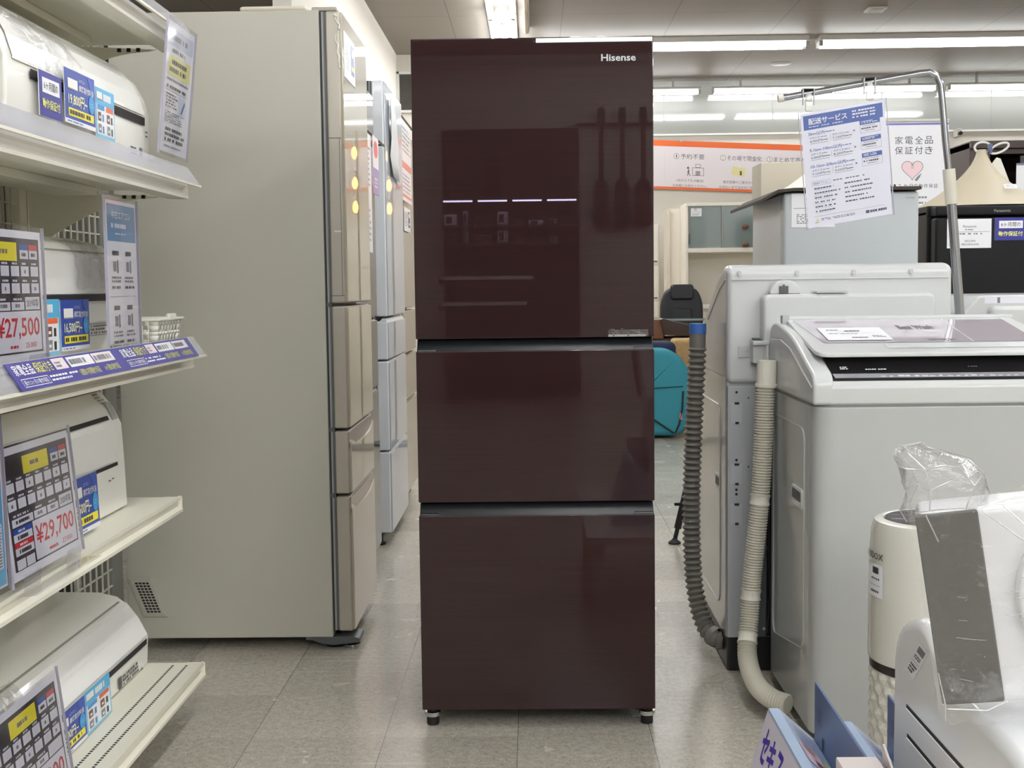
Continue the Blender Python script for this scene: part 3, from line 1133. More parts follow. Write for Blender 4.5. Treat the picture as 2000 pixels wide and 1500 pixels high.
# ------------------------------------------------------------------ refrigerators along the left wall
CHAMP_S = mat('champagne_cabinet_side', (190, 187, 176), .45, var=.012, vscale=1.2, bump=.06, bscale=400)
CHAMP_D = mat('champagne_door_edge', (176, 170, 158), .35, metal=.25, var=.015)
CHAMP_G = mat('champagne_glass_front', (176, 166, 146), .3, coat=.75, spec=.05, var=.01, crough=.012)
GASK = mat('grey_gasket', (92, 94, 96), .5, var=0)
FOOTG = mat('dark_grey_foot_cover', (88, 90, 92), .5, var=.02)


def side_fridge(label, y0, y1, xb, xg, xf, zt, sections, m_side, m_edge, m_front, foot_m=RUB, group='refrigerators along the left wall', scoops=(), round_=.01, z0=.035):
    """refrigerator facing +X: cabinet xb..xg, doors xg..xf; sections=(z0,z1,name)"""
    root = thing('refrigerator', label, 'refrigerator', ((xb + xf) / 2, (y0 + y1) / 2, 0), group)
    b = B()
    b.box(xb, xg - .012, y0, y1, z0, zt, m_side, .004)
    b.box(xg - .012, xg + .004, y0 + .004, y1 - .004, z0 + .02, zt - .005, GASK)
    b.box(xg - .010, xg - .007, y0 + .0005, y1 - .001, z0 + .02, zt - .005, BLACKISH)
    b.box(xg - .0065, xg - .001, y0 + .0015, y1 - .001, z0 + .02, zt - .005, mat('light_gasket', (150, 152, 150), .5, var=0))
    b.done('cabinet', root)
    for i, (za, zb, nm) in enumerate(sections):
        d = B()
        d.box(xg + .004, xf - .002, y0, y1, za, zb, m_edge, min(round_, .006), 3)
        if i in scoops:
            # front plate with a scooped handle edge along its top
            pts = [(y0 + .006, za + .004), (y1 - .006, za + .004), (y1 - .006, zb - .02)]
            for k in range(9):
                t = k / 8
                pts.append((y1 - .03 - (y1 - y0 - .06) * t, zb - .028 - .022 * math.sin(PI * t) ** .5 * 1.0))
            pts.append((y0 + .006, zb - .035))
            d.prism(pts, 'X', xf - .004, xf + .004, m_front, .0015)
        else:
            d.box(xf - .004, xf + .004, y0 + .004, y1 - .004, za + .003, zb - .003, m_front, .003)
        o = d.done(nm, root)
        if i in scoops:
            h = B()
            h.box(xf - .003, xf - .0005, y0 + .006, y1 - .006, zb - .05, zb - .004, mat('handle_recess_rose', (168, 150, 140), .25, metal=.5, var=0))
            h.done('handle_recess', o)
    for y in (y0 + .05, y1 - .05):
        f = B()
        f.lathe([(.001, 0), (.028, 0), (.030, .008), (.018, .012), (.018, z0 + .002)], xf - .06, y, foot_m, 20)
        f.done('foot', root)
    return root


bf = side_fridge('large champagne refrigerator with plain side panel beside the shelving', 3.5, 4.0, -1.165, -.567, -.520, 1.789,
                 [(.985, 1.786, 'door'), (.633, .977, 'drawer'), (.447, .626, 'drawer'), (.052, .440, 'drawer')], CHAMP_S, CHAMP_D, CHAMP_G, scoops=(2, 3))
ORGB = bf
b = B()
b.box(-.80, -.615, 3.51, 3.98, 1.789, 1.804, mat('top_cover_cream', (214, 208, 192), .5), .008, 3)
b.done('top_cover', bf)
b = B()
b.box(-.60, -.530, 3.505, 3.56, 1.786, 1.798, CHAMP_D, .004)
b.done('hinge_cover', bf)
# inset trim line of the tall door, first two seams
b = B()
for z in (1.44, 1.005):
    b.box(-.5625, -.525, 3.4992, 3.5002, z, z + .002, GASK)
b.box(-.531, -.5295, 3.4992, 3.5002, 1.005, 1.44, GASK)
b.done('edge_seam', bf)
# grille low on the side
b = B()
M = Matrix(((1, 0, -.38, .086), (0, 1, 0, 0), (0, 0, 1, 0), (0, 0, 0, 1)))
b.box(-1.170, -1.098, 3.497, 3.501, .098, .214, CHAMP_S, .0035, 3, M=M)
b.box(-1.163, -1.105, 3.4955, 3.499, .105, .207, CHAMP_S, .003, 2, M=M)
for r in range(11):
    for c in range(4):
        x, z = -1.152 + c * .0105, .112 + r * .0082
        b.box(x, x + .0078, 3.4950, 3.4962, z, z + .0052, BLACKISH, M=M)
b.done('vent_grille', bf)
# foot cover under the near front corner
b = B()
b.prism([(-.66, .036), (-.525, .036), (-.505, .030), (-.505, .018), (-.54, .014), (-.585, .010), (-.612, .014), (-.64, .024), (-.66, .026)], 'Y', 3.505, 3.60, FOOTG, .003)
b.lathe([(.001, 0), (.022, 0), (.024, .010), (.01, .014), (.01, .03)], -.530, 3.53, CHR, 20)
b.done('foot_cover', bf)
# hinge pins in the seams
for z in (.981, .630, .4435):
    b = B()
    b.lathe([(.001, z - .006), (.006, z - .006), (.006, z + .006), (.001, z + .006)], -.572, 3.503, GASK, 12)
    b.done('hinge', bf)


def draw_spec(s, w, h):
    s.micro(.02, h * .2, w * .45, h * .6, 8, GREY_P, 2, .4)
    s.rect(w * .62, h * .2, w * .3, h * .68, NAVY_P, 1).rect(w * .66, h * .62, w * .22, h * .18, WHITE_P, 2).rect(w * .66, h * .30, w * .22, h * .10, YEL_P, 2)


card('price_sheet', 'white and navy price sheet on the champagne refrigerator door', 'price sheet', (-.5145, 3.52, 1.612), (0, 1, 0), (0, 0, 1), .21, .125, draw_spec)
b = B()
FLM = mat('peeled_film_edge', (228, 226, 220), .25, var=0)
for (ya, za, yb, zb) in ((3.497, 1.775, 3.497, 1.735), (3.497, 1.725, 3.497, 1.63)):
    n = 9
    P = [(-.535 + random.uniform(-.003, .004) + .012 * k / n, ya, za + (zb - za) * k / n) for k in range(n + 1)]
    b.tube(P, [.0012 + random.uniform(0, .0018) for _ in P], FLM, 6)
for k in range(4):
    b.box(-.55 + k * .005, -.546 + k * .005, 3.4985, 3.4995, 1.182, 1.187, FLM)
b.done('peeled_film', bf)

MIRR = mat('slate_mirror_front', (44, 46, 56), .3, coat=.75, spec=.05, var=.01, crough=.012)
MIRR_S = mat('slate_cabinet_side', (196, 198, 205), .35, var=.01)
f2 = side_fridge('slate mirror-front refrigerator just behind the champagne one', 4.1, 4.70, -1.2, -.64, -.588, 1.74,
                 [(.92, 1.735, 'door'), (.66, .91, 'drawer'), (.06, .65, 'drawer')], MIRR_S, MIRR_S, MIRR)
SILW = mat('silver_white_side', (206, 209, 210), .32, var=.01)
SILE = mat('silver_white_door_edge', (222, 225, 228), .25, coat=.3, var=.01)
SILG = mat('silver_glass_front', (186, 190, 198), .3, coat=.75, spec=.05, var=.01, crough=.012)
f3 = side_fridge('silver white refrigerator with stepped drawers, third from the shelving', 4.92, 5.55, -1.2, -.622, -.570, 1.832,
                 [(.915, 1.828, 'door'), (.745, .895, 'drawer'), (.385, .738, 'drawer'), (.055, .378, 'drawer')], SILW, SILE, SILG, round_=.02)
b = B()
b.prism([(-.622, .895), (-.605, .895), (-.592, .908), (-.580, .905), (-.568, .885), (-.622, .885)], 'Y', 4.922, 5.548, SILE, .002)
b.done('drawer_lip', f3)
BEIG = mat('beige_mirror_front', (150, 134, 116), .3, coat=.75, spec=.05, var=.01, crough=.012)
BEIG_S = mat('beige_cabinet_side', (170, 158, 142), .4, var=.01)
f4 = side_fridge('beige mirror-front refrigerator, farthest along the left wall', 5.74, 6.36, -1.2, -.645, -.600, 1.77,
                 [(.93, 1.765, 'door'), (.72, .92, 'drawer'), (.50, .71, 'drawer'), (.06, .49, 'drawer')], BEIG_S, BEIG_S, BEIG)
b = B()
b.prism([(4.35, 1.742), (4.6, 1.742), (4.35, 1.86)], 'X', -.66, -.655, paper((128, 100, 190)), 0)
tag(b.done('shelf_flag'), 'small purple triangular flag on top of the slate refrigerator', 'flag')


def paper_bar(label, x, y0, y1, z):
    b = B()
    b.tube([(x, y0, z), (x, y1, z)], .005, mat('dark_rod', (62, 58, 55), .35, var=0), 8)
    b.tube([(x, y1 - .02, z), (x - .03, y1 - .02, z)], .004, MATS['dark_rod'], 8)
    return tag(b.done('paper_bar', org=(x, (y0 + y1) / 2, z)), label, 'bar')


paper_bar('thin dark rod holding papers in front of the slate refrigerator', -.562, 4.16, 4.82, 1.567)
paper_bar('thin dark rod holding papers in front of the beige refrigerator', -.58, 5.60, 6.2, 1.795)


def draw_lines(s, w, h):
    s.micro(.02, h * .55, w - .04, h * .35, 8, GREY_P, 1, .4)
    s.micro(.02, h * .08, w - .04, h * .3, 6, paper((140, 140, 165)), 1, .4)


def draw_pop(s, w, h):
    s.rect(0, 0, w, h * .45, paper((150, 130, 195)), 1).disc(w * .5, h * .78, w * .35, h * .15, paper((215, 80, 100)), 1).micro(w * .2, h * .1, w * .6, h * .2, 3, WHITE_P, 2)


def draw_orange(s, w, h):
    s.micro(.02, h * .6, w - .04, h * .33, 6, GREY_P, 1, .4)
    s.rect(0, h * .40, w, h * .09, paper((225, 120, 100)), 1).rect(0, h * .05, w, h * .03, paper((225, 120, 100)), 1).micro(.02, h * .1, w - .04, h * .25, 5, paper((130, 130, 170)), 1, .4)


card('hanging_paper', 'plain white sheet hung from the rod by the slate refrigerator', 'paper', (-.560, 4.22, 1.15), (0, 1, 0), (0, 0, 1), .2, .405, draw_lines)
card('hanging_paper', 'lilac and red leaflet hung from the rod by the slate refrigerator', 'paper', (-.557, 4.45, 1.36), (0, 1, 0), (0, 0, 1), .16, .205, draw_pop)
card('hanging_paper', 'white sheet with an orange band hung by the beige refrigerator', 'paper', (-.576, 5.64, 1.42), (0, 1, 0), (0, 0, 1), .42, .36, draw_orange)
card('hanging_paper', 'dark navy and white tag hung low by the beige refrigerator', 'paper', (-.588, 5.80, 1.29), (0, 1, 0), (0, 0, 1), .3, .11, draw_spec)
b = B()
t = bmesh.new()
rows = [(5.02, 1.79), (5.02, 1.72), (5.04, 1.62), (5.03, 1.55), (5.06, 1.48)]
g = [[t.verts.new((-.562 + random.uniform(0, .012), y + (.12 + .05 * i) * k / 4, z - .02 * k / 4)) for k in range(5)] for i, (y, z) in enumerate(rows)]
for i in range(4):
    for k in range(4):
        t.faces.new((g[i][k], g[i][k + 1], g[i + 1][k + 1], g[i + 1][k]))
b._take(t, mat('loose_white_sheet', (222, 224, 226), .4, var=.02))
o = b.done('curled_sheet', org=(-.56, 5.1, 1.5), smooth=20)
so = o.modifiers.new('thickness', 'SOLIDIFY')
so.thickness = .001
tag(o, 'curled white sheet hanging down the silver white refrigerator door', 'paper')

# bare bulb lamps behind the brown refrigerator, seen as reflections in the doors
BULB = mat('glowing_bulb', (255, 190, 110), .3, emit=9, var=0, ecol=(255, 165, 80))
GLS = clear_mat('lamp_glass', (255, 250, 240), .06, .5, .05)
for x, y, lab in ((.07, 8.0, 'thin floor lamp of three bare bulbs mirrored in the champagne refrigerator door'), (-.22, 8.2, 'thin floor lamp of three bare bulbs mirrored in the silver white refrigerator door')):
    root = thing('floor_lamp', lab, 'lamp', (x, y, 0), 'bare bulb floor lamps')
    b = B()
    b.tube([(x, y, .015), (x, y, 2.02)], .008, BLACKISH, 10)
    b.done('pole', root)
    b = B()
    b.lathe([(.001, 0), (.13, 0), (.13, .015), (.01, .022)], x, y, BLACKISH)
    b.done('base', root)
    for k, z in enumerate((1.89, 1.70, 1.55)):
        b = B()
        b.lathe([(.012, z + .07), (.014, z + .04), (.012, z + .03)], x + .02, y, CHR, 16)
        b.lathe([(.006, z + .03), (.022, z + .005), (.024, z - .02), (.012, z - .042), (.001, z - .046)], x + .02, y, BULB, 20)
        bl = b.done('bulb', root)
        b = B()
        b.lathe([(.045, z + .06), (.05, z + .03), (.05, z - .07)], x + .02, y, GLS, 24)
        b.done('glass_shade', bl)

# ------------------------------------------------------------------ washing machines, right
WM = mat('washer_white_enamel', (178, 180, 179), .22, coat=.55, var=.008, vscale=2)
WM_T = mat('washer_white_plastic', (202, 204, 204), .28, coat=.3, var=.008)
WM_GAP = mat('washer_seam', (120, 122, 124), .5, var=0)
LILAC = mat('lilac_lid_glass', (206, 198, 208), .08, coat=1.0, var=.01)
STEEL = mat('galvanised_steel', (176, 179, 182), .4, metal=.15, var=.03)
DARKG = mat('dark_grey_plastic', (76, 82, 84), .5, var=.03)
BLKP = mat('black_plastic', (22, 23, 24), .4, var=.02)


def hose(path, r0, r1, m, pitch=.0062, n=14, plain=()):
    """corrugated hose along a smooth path; plain = list of (from, to) metres kept smooth"""
    P = [Vector(p) for p in path]
    pts = []
    for i in range(len(P) - 1):
        p0, p1, p2, p3 = P[max(i - 1, 0)], P[i], P[i + 1], P[min(i + 2, len(P) - 1)]
        for k in range(40):
            t = k / 40
            pts.append(.5 * ((2 * p1) + (p2 - p0) * t + (2 * p0 - 5 * p1 + 4 * p2 - p3) * t * t + (3 * p1 - p0 - 3 * p2 + p3) * t ** 3))
    pts.append(P[-1])
    cum = [0]
    for a, b_ in zip(pts, pts[1:]):
        cum.append(cum[-1] + (b_ - a).length)
    L = cum[-1]
    out, R = [], []
    d, j, k = 0.0, 0, 0
    st = pitch / 4
    while d < L:
        while cum[j + 1] < d:
            j += 1
        f = (d - cum[j]) / max(1e-9, cum[j + 1] - cum[j])
        out.append(pts[j].lerp(pts[j + 1], f))
        sm = any(a <= d <= c for a, c in plain)
        R.append((r0 + r1) / 2 if sm else (r0, (r0 + r1) / 2 * 1.02, r1, (r0 + r1) / 2 * 1.02)[k % 4])
        d += st
        k += 1
    return out, R, L


def rounded_poly(pts, r, seg=4):
    """round the corners of a closed 2D polygon; r may be a list"""
    out = []
    n = len(pts)
    for i in range(n):
        p, a, c = Vector(pts[i]), Vector(pts[i - 1]), Vector(pts[(i + 1) % n])
        rr = r[i] if isinstance(r, (list, tuple)) else r
        if rr <= 0:
            out.append(tuple(p))
            continue
        u, v = (a - p), (c - p)
        k = min(rr, u.length * .45, v.length * .45)
        s, e = p + u.normalized() * k, p + v.normalized() * k
        for q in range(seg + 1):
            t = q / seg
            out.append(tuple((1 - t) ** 2 * s + 2 * t * (1 - t) * p + t * t * e))
    return out


# --- near machine, facing the camera
EX0, EX1, EY0, EY1 = .603, 1.185, 2.70, 3.20
wa = thing('washing_machine', 'white top-loading washing machine with lilac lid facing the camera, nearest', 'washing machine', (.9, 2.95, 0), 'white washing machines')
b = B()
b.prism(rounded_poly([(EX0, EY0), (EX1, EY0), (EX1, EY1), (EX0, EY1)], [.055, .055, .02, .02], 8), 'Z', .028, .758, WM, .004)
b.done('body', wa)
# pressed panel outline on the side, grip hole
b = B()
ring = rounded_poly([(2.79, .20), (3.15, .14), (3.15, .70), (2.79, .70)], .04, 5)
b.tube([(EX0 - .0005, p[0], p[1]) for p in ring] + [(EX0 - .0005, ring[0][0], ring[0][1])], .0025, WM, 6, cap=False)
b.done('side_panel_rib', wa)
b = B()
b.prism(rounded_poly([(2.805, .515), (2.915, .515), (2.915, .560), (2.805, .560)], .008), 'X', EX0 - .004, EX0 + .002, WM_T, .001)
b.prism(rounded_poly([(2.815, .530), (2.905, .530), (2.905, .553), (2.815, .553)], .005), 'X', EX0 - .0046, EX0 - .003, DARKG)
b.done('hand_grip', wa)
b = B()
prof = [(EY0 - .002, .762), (EY1, .762), (EY1, .905), (EY1 - .03, .925), (EY1 - .085, .930), (2.93, .905), (2.76, .846), (2.715, .832), (EY0 - .004, .812)]
for xa, xc in ((EX0 - .003, EX0 + .042), (EX1 - .042, EX1 + .003)):
    b.prism(rounded_poly(prof, [0, 0, .02, .02, .06, .06, .03, .02, .015], 5), 'X', xa, xc, WM_T, .008, 3)
b.prism([(EY0 - .002, .762), (EY0 + .05, .762), (EY0 + .05, .806), (EY0 + .012, .8135), (EY0 - .003, .802)], 'X', EX0 + .03, EX1 - .03, WM_T, .006, 3)
b.box(EX0 + .03, EX1 - .03, EY0 + .03, EY1 - .005, .765, .80, WM_T)
b.box(EX0 + .03, EX1 - .03, EY1 - .12, EY1 - .004, .76, .915, WM_T, .01)
b.prism(rounded_poly([(EX0 + .0005, EY0 + .0005), (EX1 - .0005, EY0 + .0005), (EX1 - .0005, EY1 - .001), (EX0 + .0005, EY1 - .001)], [.055, .055, .02, .02], 8), 'Z', .757, .775, WM_GAP)
dk = b.done('top_deck', wa)
b = B()
b.tube([(EX0 - .0035, y, z) for y, z in ((2.71, .800), (2.77, .818), (2.94, .872), (3.05, .888), (3.19, .884))], .0018, WM_T, 6)
b.done('deck_crease', dk)
b = B()
b.prism([(2.722, .818), (2.755, .826), (2.80, .868), (2.80, .80), (2.73, .80)], 'X', EX0 + .042, EX1 - .042, mat('washer_black_panel', (30, 28, 30), .15, coat=.5, var=0))
s = Sheet(b, (EX0 + .05, 2.7205, .8185), (1, 0, 0), (0, .97, .24))
s.rect(0, .0, .48, .030, mat('silver_panel', (196, 196, 204), .25, metal=.3, var=0), 1)
s.rect(.02, .006, .035, .0018, paper((130, 130, 190)), 2)
for k in range(18):
    s.rect(.10 + k * .018 + random.uniform(-.003, .003), .006, random.uniform(.006, .014), random.uniform(.004, .010), paper((235, 236, 240), .15), 2)
for k in range(6):
    s.rect(.12 + k * .045, .017, .02, .0018, INK, 2)
s = Sheet(b, (EX0 + .05, 2.757, .8295), (1, 0, 0), (0, .73, .68))
s.micro(.02, .006, .022, .010, 2, WHITE_P, 2, .6).micro(.075, .004, .05, .005, 1, WHITE_P, 2, .6).micro(.30, .010, .03, .004, 1, GREY_P, 2)
b.done('control_panel', wa)
# lid: sloping slab, hinged at the back
P = [(EX0 + .020, 3.09, .936), (EX1 - .015, 3.09, .936), (EX1 - .015, 2.765, .873), (EX0 + .040, 2.765, .873)]
lb = B()
sl = (.936 - .873) / (3.09 - 2.765)


def lidz(y):
    return .873 + (y - 2.765) * sl


outer = rounded_poly([(EX0 + .018, 3.09), (EX1 - .018, 3.09), (EX1 - .018, 2.755), (EX0 + .018, 2.755)], [.004, .004, .035, .035], 6)
t = bmesh.new()
lo = [t.verts.new((x, y, lidz(y) - .010)) for x, y in outer]
hi = [t.verts.new((x, y, lidz(y))) for x, y in outer]
t.faces.new(hi)
t.faces.new(lo[::-1])
for i in range(len(outer)):
    t.faces.new((lo[i], lo[(i + 1) % len(outer)], hi[(i + 1) % len(outer)], hi[i]))
bmesh.ops.recalc_face_normals(t, faces=t.faces)
bmesh.ops.bevel(t, geom=[e for e in t.edges if e.calc_face_angle(0) > .7], offset=.003, segments=2, profile=.5, affect='EDGES')
lb._take(t, WM_T)
lb.tube([(EX0 + .014, 3.094, .937), (EX1 - .014, 3.094, .937)], .007, WM_T, 10)
lb.box(EX0 + .006, EX0 + .024, 3.08, 3.106, .925, .947, STEEL, .002)
lid = lb.done('lid', wa)
lg = B()
s = Sheet(lg, (EX0 + .034, 2.845, lidz(2.845) + .0004), (1, 0, 0), (0, 1, sl))
s.shape([(.02, 0), (.50, 0), (.50, .236), (-.004, .236)], LILAC, 1)
s.rect(.355, 0, .002, .236, paper((226, 222, 228)), 2)
s.text('Beat Wash', .225, .125, .082, .046, mat('grey_lid_lettering', (84, 78, 88), .4, var=0), 2, .02)
s.text('HITACHI', .262, .010, .06, .022, MATS['grey_lid_lettering'], 2, .012)
lg.done('lid_window', lid)
lg = B()
s = Sheet(lg, (EX0 + .185, 2.792, lidz(2.792) + .0004), (1, 0, 0), (0, 1, sl))
s.rect(0, 0, .33, .045, mat('washer_white_grip', (202, 206, 208), .25, var=0), 1)  # flat grip strip in near-white
lg.done('lid_grip', lid)


def draw_washer_tag(s, w, h):
    s.micro(.016, h * .72, .03, h * .12, 1, GREY_P, 1).rect(.016, h * .55, w - .03, .0008, GREY_P, 1).micro(w * .38, h * .62, w * .3, h * .15, 1, INK, 1).micro(w * .1, h * .46, w * .6, h * .07, 1, GREY_P, 1)
    s.micro(w * .4, h * .12, w * .28, h * .12, 1, INK, 1).micro(w * .74, h * .18, w * .2, h * .18, 2, GREY_P, 1)


card('price_tag', 'white price tag lying on the lilac washing machine lid', 'price tag', (EX0 + .068, 2.862, lidz(2.862) + .0032), (1, 0, 0), (0, 1, sl), .147, .125, draw_washer_tag, thick=.0006)
# cream drain hose
CRM = mat('cream_hose_plastic', (204, 200, 186), .42, var=.03)
path = [(.575, 3.10, .835), (.571, 3.10, .74), (.565, 3.10, .58), (.556, 3.10, .45), (.541, 3.10, .30), (.532, 3.09, .19), (.520, 3.05, .11), (.525, 2.97, .068), (.548, 2.90, .052), (.585, 2.86, .048)]
pts, R, L = hose(path, .0205, .0245, CRM, .0070, plain=((0, .065), (.335, .358), (.575, .600), (.685, .708)))
b = B()
b.tube(pts, R, CRM, 18)
hs = b.done('drain_hose', wa, smooth=60)
b = B()
b.tube([(.5756, 3.10, .836), (.5745, 3.10, .80), (.573, 3.10, .772)], [.0238, .0246, .0246], mat('cream_hose_cuff', (230, 227, 214), .4, var=.02), 18)
b.tube([(.5735, 3.10, .778), (.573, 3.10, .770)], [.0268, .0268], MATS['cream_hose_cuff'], 18)
b.box(.595, .602, 3.095, 3.105, .772, .778, WM_T)
b.done('hose_cuff', hs)
for a, c in ((.335, .358), (.575, .600), (.685, .708)):
    pp = [pts[min(len(pts) - 1, int((a + (c - a) * k / 3) / L * len(pts)))] for k in range(4)]
    b = B()
    b.tube(pp, [.0258, .0234, .0234, .0258], MATS['cream_hose_cuff'], 18)
    b.done('hose_cuff', hs)
for x, y in ((EX0 + .06, EY0 + .06), (EX1 - .06, EY0 + .06), (EX0 + .05, EY1 - .05), (EX1 - .06, EY1 - .06)):
    b = B()
    b.lathe([(.001, 0), (.022, 0), (.024, .02), (.018, .03)], x, y, RUB, 18)
    b.done('foot', wa)

# --- machine behind it, back toward the camera
FX0, FX1, FY0, FY1 = .500, 1.080, 3.25, 3.86
wb_ = thing('washing_machine', 'white washing machine with its steel back toward the camera, grey hose down its side', 'washing machine', (.79, 3.55, 0), 'white washing machines')
b = B()
b.prism(rounded_poly([(FX0, FY0 + .012), (FX1, FY0 + .012), (FX1, FY1), (FX0, FY1)], [.012, .012, .05, .05], 6), 'Z', .095, .784, WM, .001)
b.done('body', wb_)
b = B()
b.box(FX0 + .004, FX1 - .004, FY0 + .02, FY1 - .02, .0, .097, BLKP, .01)
b.done('base', wb_)
b = B()
outline = rounded_poly([(FY0, .766), (FY1 + .002, .766), (FY1 + .002, .86), (3.70, .925), (3.40, 1.052), (FY0 + .05, 1.076), (FY0 + .005, 1.068)], [0, 0, .03, .05, .05, .03, .02], 5)
b.prism(outline, 'X', FX0, FX1, WM_T, .016, 4)
tp = b.done('top_housing', wb_, smooth=50)
b = B()
b.tube([(FX0 + .012, FY0 - .0005, 1.036), (FX1 - .012, FY0 - .0005, 1.036)], .002, WM_T, 8)
b.tube([(FX0 - .001, FY0 + .02, 1.036), (FX0 - .001, 3.38, 1.010), (FX0 - .001, 3.60, .925)], .0015, WM_T, 6)
for x in (.532, .680, .826, .972):
    b.prism(rounded_poly([(x - .005, 1.046), (x + .005, 1.046), (x + .005, 1.058), (x - .005, 1.058)], .003), 'Y', FY0 - .002, FY0 + .002, mat('grey_plug', (190, 191, 192), .4, var=0))
b.done('housing_seam', tp)
b = B()
hp = rounded_poly([(.585, .80), (1.022, .80), (1.022, .998), (.585, .998)], .022, 5)
b.prism(hp, 'Y', FY0 - .044, FY0 + .01, WM_T, .010, 3)
b.done('rear_bulge', tp)
b = B()
arc = [(.645 + .040 * math.cos(PI * k / 16), .998 + .036 * math.sin(PI * k / 16)) for k in range(17)]
b.prism(arc, 'Y', FY0 - .030, FY0 + .002, WM_T, .004)
b.box(.628, .651, FY0 - .034, FY0 - .030, .999, 1.018, mat('inlet_dark', (84, 80, 76), .5, var=0))
b.box(.638, .642, FY0 - .034, FY0 - .030, 1.018, 1.022, MATS['inlet_dark'])
b.prism(rounded_poly([(.72, 1.0), (.80, 1.0), (.80, 1.004), (.72, 1.004)], .001), 'Y', FY0 - .045, FY0, MATS['grey_plug'])
b.done('water_inlet', tp)
b = B()
b.box(.560, .588, FY0 - .040, FY0 + .005, .822, .880, WM_T, .003)
b.box(.558, .600, FY0 - .052, FY0 - .002, .868, .880, WM_T, .003)
b.box(.592, .600, FY0 - .050, FY0 - .01, .828, .872, WM_T, .002)
b.box(.564, .580, FY0 - .03, FY0, .880, .886, DARKG, .001)
b.box(.530, .560, FY0 - .002, FY0 + .001, .835, .864, mat('grey_cover', (184, 187, 188), .4, var=0), .0005)
b.lathe([(.001, 0), (.004, 0), (.004, .003), (.001, .003)], 0, 0, STEEL, 12, M=Matrix.Translation((.552, FY0 - .003, .852)) @ Matrix.Rotation(PI / 2, 4, 'X'))
b.done('hose_hook', tp)
b = B()
b.box(FX0 + .002, .575, FY0, FY0 + .012, .097, .760, STEEL, .002)
for zc in (.735, .60, .485, .44):
    pass
for z in (.745, .568, .49, .478):
    b.lathe([(.001, 0), (.0034, 0), (.0034, .001)], 0, 0, BLACKISH, 12, M=Matrix.Translation((.525, FY0 - .0002, z)) @ Matrix.Rotation(PI / 2, 4, 'X'))
for z in (.60, .42):
    b.lathe([(.001, 0), (.002, 0), (.002, .001)], 0, 0, BLACKISH, 10, M=Matrix.Translation((.556, FY0 - .0002, z + .13)) @ Matrix.Rotation(PI / 2, 4, 'X'))
for z0 in (.665, .505, .40):
    s = Sheet(b, (.510, FY0 - .0003, z0), (1, 0, 0), (0, 0, 1))
    s.rect(.0, 0, .030, .052, mat('steel_embossed', (186, 189, 192), .35, metal=.15, var=0), 1)
    s.rect(.010, .048, .012, .006, BLACKISH, 2).rect(.012, -.003, .009, .006, BLACKISH, 2)
    s.rect(-.002, 0, .003, .05, STEEL, 2).rect(.029, 0, .003, .05, STEEL, 2)
b.done('rear_strip', wb_)
b = B()
b.box(.577, FX1 - .02, FY0 + .010, FY0 + .014, .097, .760, BLKP)
b.box(.577, .605, FY0 + .004, FY0 + .012, .097, .745, DARKG, .001)
for z in (.58, .47, .33):
    b.box(.574, .606, FY0 - .001, FY0 + .008, z, z + .012, DARKG, .002)
for x, z in ((.585, .735), (.60, .725), (.585, .36), (.598, .12)):
    b.lathe([(.001, 0), (.004, 0), (.004, .004), (.001, .004)], 0, 0, STEEL, 10, M=Matrix.Translation((x, FY0 + .003, z)) @ Matrix.Rotation(PI / 2, 4, 'X'))
b.tube([(.612, FY0 - .002, .50), (.610, FY0 - .004, .34), (.614, FY0 - .004, .22), (.606, FY0 - .004, .11)], .004, BLKP, 8)
b.done('rear_cavity', wb_)
b = B()
b.prism(rounded_poly([(3.36, .47), (3.44, .47), (3.44, .51), (3.36, .51)], .006), 'X', FX0 - .003, FX0 + .001, WM_T, .001)
b.prism(rounded_poly([(3.37, .48), (3.43, .48), (3.43, .503), (3.37, .503)], .004), 'X', FX0 - .0036, FX0 - .002, DARKG)
b.done('hand_grip', wb_)
b = B()
ring = rounded_poly([(3.36, .16), (3.80, .16), (3.80, .70), (3.36, .70)], .05, 5)
b.tube([(FX0 - .0005, p[0], p[1]) for p in ring] + [(FX0 - .0005, ring[0][0], ring[0][1])], .0025, WM, 6, cap=False)
b.done('side_panel_rib', wb_)
GRY = mat('grey_hose_plastic', (122, 118, 112), .42, var=.04)
path = [(.452, 3.46, .905), (.450, 3.46, .82), (.440, 3.46, .61), (.434, 3.46, .40), (.437, 3.45, .24), (.446, 3.43, .15), (.462, 3.40, .092), (.485, 3.36, .066), (.512, 3.34, .060)]
pts, R, L = hose(path, .0185, .0265, GRY, .0165, plain=((0, .055),))
b = B()
b.tube(pts, R, GRY, 18)
hs = b.done('drain_hose', wb_, smooth=35)
hs['label'] = 'grey corrugated drain hose'
b = B()
b.tube([(.4525, 3.46, .918), (.452, 3.46, .890)], [.0235, .0235], mat('blue_cap', (70, 120, 200), .4, var=0), 18)
b.done('hose_cap', hs)
b = B()
b.tube([(.478, 3.37, .070), (.49, 3.355, .066)], [.028, .028], mat('grey_tape', (126, 124, 118), .5, var=.05), 16)
b.tube([(.47, 3.375, .10), (.48, 3.37, .085), (.495, 3.35, .09)], .004, BLKP, 8)
b.done('hose_clamp', hs)

